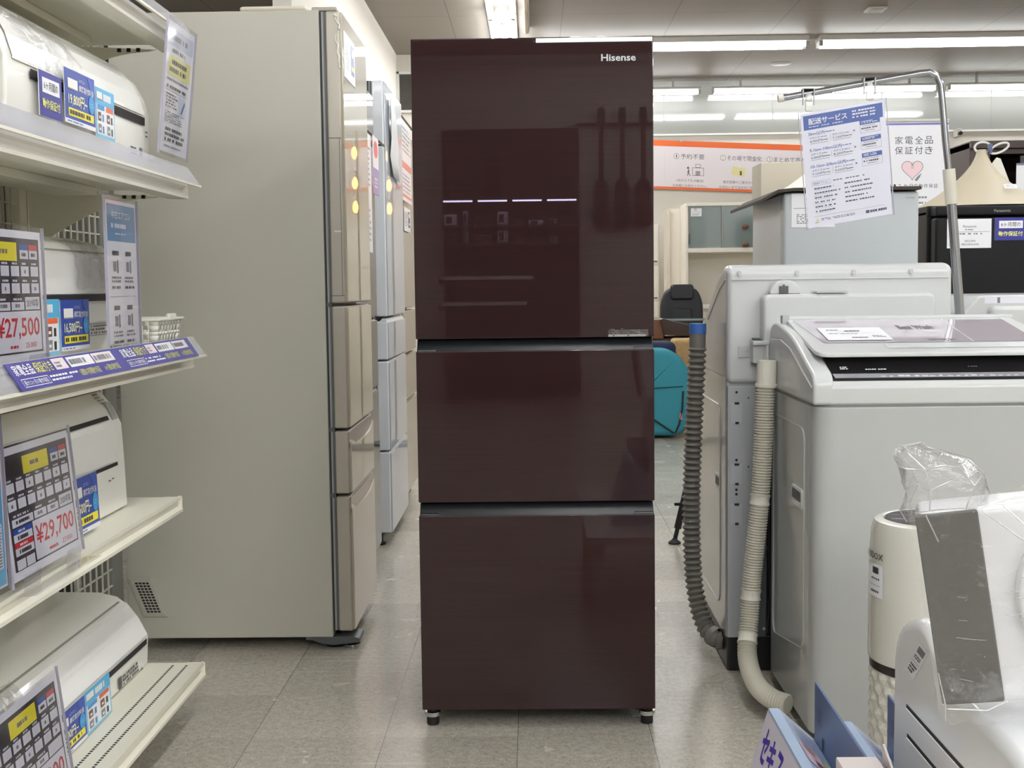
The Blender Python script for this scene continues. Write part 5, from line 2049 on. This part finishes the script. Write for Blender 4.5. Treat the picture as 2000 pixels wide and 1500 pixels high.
# roll-up banner
def draw_roll(s, w, h):
    s.rect(0, h - .022, w, .010, paper((110, 105, 185)), 1)
    for row, (t, yc) in enumerate((('家電全品', .105), ('保証付き', .160))):
        for k, ch in enumerate(t):
            s.text(ch, .356 + k * .0545, h - yc - .021, .043, .042, INK, 1)
    c = paper((236, 206, 212))
    hx, hy = .452, h - .262
    pts = []
    for k in range(48):
        a = 2 * PI * k / 48
        pts.append((hx + .0036 * 16 * math.sin(a) ** 3, hy + .0036 * (13 * math.cos(a) - 5 * math.cos(2 * a) - 2 * math.cos(3 * a) - math.cos(4 * a))))
    for (x0, y0), (x1, y1) in zip(pts, pts[1:] + pts[:1]):
        dx, dy = x1 - x0, y1 - y0
        L = math.hypot(dx, dy) or 1
        nx_, ny_ = -dy / L * .0014, dx / L * .0014
        s.shape([(x0 - nx_, y0 - ny_), (x1 - nx_, y1 - ny_), (x1 + nx_, y1 + ny_), (x0 + nx_, y0 + ny_)], paper((110, 100, 110)), 2)
    s.shape(pts, c, 1)
    s.ring(hx - .004, hy + .005, .010, .030, .0016, paper((110, 100, 110)), 3)
    s.shape([(hx + .012, hy - .060), (hx + .030, hy - .038), (hx + .050, hy - .022), (hx + .042, hy - .044), (hx + .026, hy - .066)], GREY_P, 3)
    for k, ch in enumerate('最大12ヶ月の動作保証'):
        s.text(ch, .296 + k * .0275, h - .365, .012 if ch in '12' else .022, .022, INK, 1)
    s.micro(.40, h - .425, .18, .018, 1, GREY_P, 1).micro(.42, h - .455, .12, .018, 1, GREY_P, 1)


ru = thing('rollup_banner', 'white roll-up banner with a pink heart and plug, behind the delivery notice', 'banner', (1.97, 7.0, 0))
card('banner_sheet', '', '', (1.640, 7.0, .05), (1, 0, 0), (0, 0, 1), .648, 1.855, draw_roll, thick=.002, parent=ru, base=paper((232, 232, 238)))
b = B()
b.box(1.62, 2.31, 6.93, 7.07, 0, .06, HOUSE, .01)
b.done('base', ru)
b = B()
b.box(1.64, 2.288, 6.99, 7.012, 1.90, 1.915, HOUSE, .004)
b.tube([(1.96, 7.03, .05), (1.96, 7.03, 1.90)], .008, HOUSE, 10)
b.done('support_pole', ru)

# dark wardrobe
WD = mat('dark_brown_wood', (62, 46, 42), .45, var=.15, vscale=4)
wr2 = thing('wardrobe', 'tall dark brown wooden wardrobe with open black front, behind the tan lamp shade', 'wardrobe', (3.1, 7.8, 0))
b = B()
b.box(2.575, 2.625, 7.5, 8.1, 0, 1.84, WD, .004)
b.box(3.60, 3.65, 7.5, 8.1, 0, 1.84, WD, .004)
b.box(2.575, 3.65, 7.48, 8.1, 1.80, 1.845, WD, .004)
b.box(2.575, 3.65, 8.06, 8.1, 0, 1.84, WD)
b.box(2.625, 3.60, 7.55, 8.06, .05, .08, WD)
b.box(2.625, 2.70, 7.51, 7.55, .05, 1.80, WD, .003)
b.box(2.625, 3.60, 7.51, 7.55, 1.77, 1.80, WD, .003)
b.done('carcass', wr2)
b = B()
b.box(2.88, 3.58, 7.52, 7.545, .08, 1.76, mat('wardrobe_inside_dark', (30, 22, 22), .3, coat=.4, var=0), .003)
b.done('door', wr2)  # no door: black panel paints the shade inside the open front


def draw_notice(s, w, h):
    s.rect(0, h * .96, w, h * .04, paper((110, 110, 150)), 1).micro(.02, h * .2, w - .04, h * .3, 5, GREY_P, 1)


card('notice_sheet', 'white notice sheet on the dark wardrobe at the right edge', 'notice', (2.835, 7.46, 1.40), (1, 0, 0), (0, 0, 1), .26, .31, draw_notice)

# back wall fittings
def draw_banner(s, w, h):
    OR = paper((226, 104, 46), .5)
    s.rect(0, h - .062, w, .062, OR, 1).rect(0, 0, w, .028, OR, 1)
    K = paper((88, 84, 82), .5)
    X = 1.33
    for i, t in ((0, '予約不要'), (1, 'その場で現金化'), (2, 'まとめて売れる')):
        x = X + .03 + i * .50
        s.disc(x, h - .165, .030, .030, K, 1).disc(x, h - .165, .026, .026, paper((234, 228, 230)), 2).text('123'[i], x - .006, h - .181, .012, .032, K, 3)
        s.text(t, x + .045, h - .192, (.255, .37, .40)[i], .056, K, 1)
    # small pictograms: walker with a shop, bank note
    s.ring(X + .20, h - .365, .125, .085, .004, K, 1).ring(X + .235, h - .28, .055, .038, .004, K, 1).rect(X + .235, h - .365, .05, .05, paper((150, 148, 150)), 1)
    s.disc(X + .155, h - .285, .012, .012, K, 1).shape([(X + .145, h - .335), (X + .16, h - .30), (X + .168, h - .30), (X + .165, h - .335)], K, 1)
    s.shape([(X + .145, h - .37), (X + .152, h - .37), (X + .165, h - .33), (X + .155, h - .33)], K, 1).shape([(X + .165, h - .335), (X + .158, h - .335), (X + .175, h - .37), (X + .182, h - .37)], K, 1)
    s.shape([(X + .62, h - .34), (X + .76, h - .36), (X + .775, h - .27), (X + .635, h - .25)], paper((222, 212, 150)), 1).rect(X + .71, h - .345, .022, .045, K, 2)
    s.text('1点からでも大歓迎!', X + .03, h - .435, .29, .030, K, 1).text('お気軽にお持ちください。', X - .01, h - .49, .37, .030, K, 1)
    s.text('査定金額のご提示から', X + .53, h - .435, .33, .030, K, 1).text('お支払いまで当日中に完了', X + .49, h - .49, .39, .030, K, 1)
    s.rect(X - .10, h * .15, .002, h * .65, paper((200, 194, 196)), 1)


bn = thing('wall_banner', 'white banner with orange borders and three numbered points on the back wall', 'banner', (1.9, 13.66, 2.06))
card('banner_cloth', '', '', (.20, 13.66, 2.115), (1, 0, -.048), (0, 0, 1), 3.6, .520, draw_banner, thick=.004, parent=bn, base=paper((226, 218, 222), .5))
b = B()
for x in (.5, 1.61, 2.62):
    b.ball((x, 13.65, 2.628 - (x - .2) * .048), .012, STEEL, n=10)
b.done('hook', bn)

CUPW = mat('ivory_cupboard_laminate', (238, 232, 220), .5, var=.01)
CGL = mat('smoked_cupboard_glass', (120, 132, 130), .08, coat=1.0, var=.06, vscale=2)
cu = thing('kitchen_cupboard', 'ivory kitchen cupboard with two sliding glass doors against the back wall', 'cupboard', (1.9, 12.0, 0))
b = B()
b.box(1.43, 1.455, 11.8, 12.25, 0, 1.77, CUPW, .003)
b.box(2.55, 2.575, 11.8, 12.25, 0, 1.77, CUPW, .003)
b.box(1.4325, 2.5725, 11.79, 12.24, 1.755, 1.785, CUPW, .003)
b.box(1.4325, 2.5725, 11.79, 12.24, 1.325, 1.365, CUPW, .003)
b.box(1.4325, 2.5725, 12.23, 12.245, 0, 1.76, CUPW)
b.box(1.4325, 2.5725, 11.72, 12.235, .80, .84, mat('white_counter', (226, 224, 218), .35, var=0), .006)
b.box(1.455, 2.55, 11.8, 12.23, .0, .80, CUPW)
b.done('carcass', cu)
for x0, x1, y in ((1.457, 1.765, 11.815), (1.765, 2.55, 11.80)):
    b = B()
    b.box(x0, x1, y, y + .008, 1.365, 1.755, CGL)
    o = b.done('glass_door', cu)
    b = B()
    b.box(x0, x0 + .012, y - .004, y + .01, 1.365, 1.755, mat('grey_door_rail', (150, 150, 144), .4, var=0))
    b.done('door_stile', o)
b = B()
b.box(1.462, 1.472, 11.805, 11.812, 1.40, 1.50, DARKG)
b.done('handle', cu)
card('price_sheet', 'small pale sheet stuck inside the cupboard glass', 'price sheet', (1.48, 11.805, 1.66), (1, 0, 0), (0, 0, 1), .10, .075, draw_fr_tag)
b = B()
b.box(1.30, 1.33, 12.2, 12.5, 0, 1.75, mat('pale_side_board', (214, 206, 192), .6, var=.01), .003)  # board a tone darker than the cupboard ivory
b.box(1.33, 1.428, 12.24, 12.26, 0, 1.76, CUPW)
tag(b.done('side_board'), 'narrow grey side board standing against the ivory cupboard', 'board')
c2 = thing('small_cabinet', 'cream cabinet door edge just right of the brown refrigerator, far back', 'cabinet', (.9, 12.9, 0))
b = B()
b.box(.60, 1.285, 12.80, 13.2, 0, 1.64, CUPW, .004)
b.done('carcass', c2)
for z0, z1 in ((.05, .85), (.87, 1.22), (1.24, 1.63)):
    b = B()
    b.box(.61, 1.275, 12.785, 12.80, z0, z1, CUPW, .004)
    o = b.done('door', c2)
    b = B()
    b.box(1.20, 1.262, 12.775, 12.785, z0 + .02, z0 + .032, DARKG, .002)
    b.done('handle', o)
BRZ = mat('bronze_knob', (110, 72, 52), .45, var=.1)
for z in (1.56, 1.395):
    b = B()
    b.ball((1.985, 11.785, z), .028, BRZ, 1.1, .6, .8, 14)
    b.box(1.955, 1.999, 11.775, 11.80, z - .022, z - .008, BRZ, .004)
    b.done('knob', cu)

# framed opening and small camera high on the walls
fm = thing('framed_picture', 'white framed dark picture high in the far corner beside the brown refrigerator', 'picture', (-1.17, 11.9, 2.66))
b = B()
for x0, x1, z0, z1 in ((-1.25, -1.225, 2.66, 3.04), (-1.10, -1.075, 2.66, 3.04), (-1.25, -1.075, 2.66, 2.685), (-1.25, -1.075, 3.015, 3.04)):
    b.box(x0, x1, 11.86, 11.9, z0, z1, FRAME_W, .003)
b.done('frame', fm)
b = B()
b.box(-1.225, -1.10, 11.88, 11.895, 2.685, 3.015, mat('dark_print', (58, 54, 50), .4, var=.5, vscale=14))
b.done('canvas', fm)
struct(B().box(-1.25, -1.06, 11.9, YB, 0, ZC, WALL).done('trim_1'))
b = B()
b.box(4.52, 4.57, 13.55, 13.69, 2.56, 2.645, HOUSE, .01)
b.lathe([(.001, 0), (.02, 0), (.02, .05)], 0, 0, BLKP, 14, M=Matrix.Translation((4.545, 13.56, 2.59)) @ Matrix.Rotation(PI / 2, 4, 'X'))
tag(b.done('wall_camera', org=(4.545, 13.6, 2.6)), 'small pale camera on the back wall right of the chrome pole', 'camera')

# office chair, cushion chair and low furniture seen through the gap
CH = mat('black_leather', (34, 36, 42), .42, var=.05, bump=.2, bscale=60)
oc = thing('office_chair', 'black padded office chair with headrest, far back between the refrigerator and washing machines', 'chair', (1.30, 11.2, 0))
b = B()
out = rounded_poly([(1.11, .60), (1.49, .60), (1.485, .88), (1.43, 1.0), (1.17, 1.0), (1.115, .88)], [.04, .04, .1, .08, .08, .1], 6)
b.prism(out, 'Y', 11.0, 11.09, CH, .025, 4)
b.prism(rounded_poly([(1.20, .60), (1.40, .60), (1.385, .82), (1.215, .82)], .03, 4), 'Y', 10.985, 11.02, CH, .012, 3)
b.done('backrest', oc, smooth=60)
b = B()
b.prism(rounded_poly([(1.20, .895), (1.40, .895), (1.40, 1.03), (1.20, 1.03)], .035, 5), 'Y', 10.96, 11.05, CH, .02, 4)
b.done('headrest', oc, smooth=60)
b = B()
b.box(1.08, 1.52, 10.62, 11.05, .44, .54, CH, .04, 4)
b.done('seat', oc, smooth=60)
for x in (1.06, 1.54):
    b = B()
    b.tube([(x, 11.0, .50), (x, 11.0, .70), (x, 10.72, .70), (x, 10.72, .50)], .018, BLKP, 10)
    b.done('armrest', oc)
b = B()
b.tube([(1.30, 10.84, .08), (1.30, 10.84, .45)], .025, CHR, 12)
for k in range(5):
    a = 2 * PI * k / 5 + .3
    b.tube([(1.30, 10.84, .09), (1.30 + .28 * math.cos(a), 10.84 + .28 * math.sin(a), .05)], .02, BLKP, 8)
    b.ball((1.30 + .28 * math.cos(a), 10.84 + .28 * math.sin(a), .028), .028, RUB, n=10)
b.done('base', oc)

TEAL = mat('teal_fabric', (54, 142, 160), .85, var=.06, vscale=5, bump=.3, bscale=300)
te = thing('floor_chair', 'teal fabric floor chair folded upright on the floor beside the brown refrigerator', 'floor chair', (.80, 8.5, 0))
b = B()
pr2 = rounded_poly([(.42, .02), (1.0, .02), (1.045, .25), (1.045, .46), (.93, .60), (.55, .60), (.42, .50)], [.03, .08, .08, .12, .12, .12, .08], 6)
b.prism(pr2, 'Y', 8.33, 8.62, TEAL, .04, 4)
b.done('cushion', te, smooth=60)
b = B()
b.tube([(.45, 8.325, .345), (.75, 8.322, .340), (.99, 8.328, .352)], .004, mat('teal_seam', (24, 78, 90), .8, var=0), 8)
b.tube([(.992, 8.33, .32), (.985, 8.322, .20), (.965, 8.324, .10), (.94, 8.33, .04)], .006, BLACKISH, 8)
b.tube([(.60, 8.325, .20), (.80, 8.322, .13), (.93, 8.326, .04)], .006, BLACKISH, 8)
b.box(.968, .984, 8.318, 8.324, .13, .175, paper((220, 140, 130)))
b.done('piping', te)
b = B()
b.box(.62, .99, 8.75, 9.0, .0, .62, mat('navy_fabric', (34, 48, 78), .85, var=.05, bump=.2), .05, 4)
b.box(.62, .99, 8.70, 9.0, .50, .63, MATS['navy_fabric'], .04, 4)
tag(b.done('floor_cushion', org=(.8, 8.87, 0), smooth=60), 'navy cushion seat behind the teal floor chair', 'cushion')
WK = mat('wicker_weave', (182, 152, 104), .8, var=.25, vscale=45, bump=1.0, bscale=90)
b = B()
b.box(1.01, 1.32, 9.0, 9.3, 0, .635, WK, .025, 3)
o = tag(b.done('wicker_basket', org=(1.16, 9.15, 0)), 'tan wicker basket stool behind the grey hose', 'basket')
WOOD = mat('reddish_brown_wood', (116, 72, 44), .4, var=.15, vscale=5)
dk2 = thing('writing_desk', 'brown wooden low desk with dark raised lid below the black office chair', 'desk', (1.0, 9.9, 0))
b = B()
b.box(.60, .985, 9.5, 10.1, .62, .765, WOOD, .006)
b.box(.60, .64, 9.5, 10.1, 0, .62, WOOD, .004)
b.box(1.42, 1.46, 9.5, 10.1, 0, .62, WOOD, .004)
b.box(.60, 1.46, 9.55, 10.1, .585, .62, WOOD, .004)
b.done('frame', dk2)
b = B()
b.prism([(.955, .765), (.975, .775), (1.45, .655), (1.45, .625), (.985, .65)], 'Y', 9.46, 10.05, mat('dark_walnut', (58, 38, 30), .3, coat=.4), .004)
b.done('lid', dk2)
gt = thing('glass_table', 'low table with a pale glass top edge in front of the office chair', 'table', (1.4, 10.35, 0))
b = B()
b.box(1.0, 1.75, 10.15, 10.55, .735, .752, mat('grey_green_glass', (150, 166, 164), .1, coat=1.0, var=0), .003)
b.done('top', gt)
for x in (1.05, 1.7):
    for y in (10.2, 10.5):
        b = B()
        b.tube([(x, y, 0), (x, y, .735)], .018, BLKP, 10)
        b.done('leg', gt)

# black tripod behind the washing machine
tp_ = thing('tripod', 'black tripod standing behind the washing machine with the grey hose', 'tripod', (.80, 5.06, 0))
for (x, y) in ((.552, 4.93), (.74, 5.40), (1.05, 5.0)):
    b = B()
    c = Vector((.80, 5.08, .95))
    f = Vector((x, y, .012))
    b.tube([f + (c - f) * .28, c], .010, BLKP, 10)
    b.tube([f + (c - f) * .05, f + (c - f) * .32], .0150, BLKP, 10)
    b.tube([f, f + (c - f) * .06], .009, BLKP, 10)
    o = b.done('leg', tp_)
    b = B()
    b.lathe([(.001, 0), (.024, 0), (.026, .006), (.012, .016), (.008, .022)], x, y, RUB, 16)
    b.done('foot', o)
    b = B()
    q = f + (c - f) * .15
    b.box(q.x - .036, q.x - .008, q.y - .008, q.y + .008, q.z - .004, q.z + .008, BLKP, .003)
    b.done('clamp', o)
b = B()
b.tube([(.80, 5.08, .80), (.80, 5.08, 1.02)], .014, BLKP, 10)
b.box(.76, .84, 5.04, 5.12, .90, .96, BLKP, .01)
b.done('center_column', tp_)

# ------------------------------------------------------------------ behind the camera, mirrored in the brown door
RSH = mat('dark_display_shelf', (92, 82, 78), .6)
LED = mat('shelf_led', (220, 215, 255), .3, emit=28, var=0)
rs = thing('goods_shelf', 'lit shelf of small appliances mirrored in the brown refrigerator door', 'shelf', (-.2, -5.95, 0))
b = B()
b.box(-.85, .45, -6.15, -6.12, 0, 2.5, mat('dark_back_board', (70, 58, 56), .7))
for z in (1.83, 1.585, 1.42, .30):
    b.box(-.85, .45, -6.12, -5.72, z - .02, z, RSH, .003)
b.done('carcass', rs)
b = B()
for x in (-.82, -.50, -.18, .14):
    b.box(x, x + .27, -5.74, -5.72, 1.795, 1.808, LED)
b.done('led_strip', rs)
GC = [(210, 205, 215), (150, 140, 150), (60, 52, 56), (190, 185, 200), (120, 90, 80)]
x = -.82
for k in range(14):
    z = 1.585 if k < 7 else 1.42
    if k == 7:
        x = -.82
    w_, h_ = (.12, .05, .16, .10, .08, .14, .07)[k % 7], (.10, .04, .12, .13, .05, .04, .08)[(k * 3) % 7]
    b = B()
    c_ = mat('goods_%d' % (k % 5), GC[k % 5], .4, var=0)
    z += .0015
    b.box(x, x + w_, -6.05, -5.80, z, z + h_, c_, .006)
    b.box(x + w_ * .15, x + w_ * .6, -5.803, -5.799, z + h_ * .2, z + h_ * .8, mat('goods_window', (40, 38, 42), .2, var=0))
    tag(b.done('boxed_goods', org=(x, -5.9, z)), 'small boxed appliance on the mirrored lit shelf, %s board' % ('upper' if k < 7 else 'lower'), 'box', 'boxed goods on the mirrored shelf, %s board' % ('upper' if k < 7 else 'lower'))
    x += w_ + .055
for x0, w_, h_, lab in ((-.78, .34, .34, 'square'), (-.30, .20, .46, 'tall')):
    b = B()
    b.box(x0, x0 + w_, -6.05, -5.78, 1.8315, 1.83 + h_, mat('speaker_wood', (70, 44, 38), .45), .01)
    b.prism([(x0 + w_ / 2 + w_ * .36 * math.cos(2 * PI * k / 20), 1.83 + h_ * .4 + w_ * .36 * math.sin(2 * PI * k / 20)) for k in range(20)], 'Y', -5.79, -5.775, BLKP, .004)
    tag(b.done('loudspeaker', org=(x0, -5.9, 1.83)), '%s brown loudspeaker on top of the mirrored lit shelf' % lab, 'loudspeaker')
for z, x1, lab in ((1.10, .05, 'upper'), (.87, -.02, 'lower')):
    kb = thing('keyboard', '%s electric keyboard mirrored in the brown refrigerator door' % lab, 'keyboard', (-.4, -5.55, z))
    b = B()
    b.box(-.85, x1, -5.70, -5.36, z - .06, z, mat('keyboard_body', (40, 36, 38), .4), .008)
    b.done('body', kb)
    b = B()
    xx = -.82
    while xx < x1 - .04:
        b.box(xx, xx + .020, -5.50, -5.355, z - .02, z + .012, mat('ivory_keys', (225, 222, 215), .3, var=0), .001)
        xx += .0225
    b.done('keys', kb)
    st2_ = B()
    for q in (-.75, x1 - .1):
        st2_.box(q, q + .03, -5.62, -5.44, 0 if lab == 'lower' else .886, z - .06, BLKP)
    st2_.done('stand', kb)
for k, x in enumerate((.66, .86, 1.06)):
    gu = thing('guitar', ('dark guitar nearest the mirrored shelf', 'dark guitar in the middle of the mirrored row', 'dark guitar farthest from the mirrored shelf')[k] + ' hung on the wall rail', 'guitar', (x, -6.1, 1.5), 'guitars mirrored in the brown door')
    b = B()
    prf = [(.0, 1.55), (.12, 1.57), (.16, 1.66), (.13, 1.76), (.10, 1.82), (.13, 1.92), (.09, 2.0), (.03, 2.02)]
    b.prism(rounded_poly([(x + a * .58, z) for a, z in prf] + [(x - a * .58, z) for a, z in prf[::-1]], .03, 3), 'Y', -6.14, -6.07, mat('guitar_dark_%d' % k, ((50, 30, 26), (36, 30, 34), (70, 36, 24))[k], .2, coat=.5), .006)
    b.done('body', gu)
    b = B()
    b.box(x - .022, x + .022, -6.075, -6.05, 1.95, 2.52, WD)
    b.box(x - .035, x + .035, -6.08, -6.06, 2.52, 2.68, BLKP, .006)
    b.done('neck', gu)
b = B()
b.box(.42, 1.3, -6.18, -6.09, 2.54, 2.57, mat('rail_grey', (170, 168, 164), .4, var=0), .003)
tag(b.done('wall_rail'), 'pale wall rail holding the mirrored guitars', 'rail')
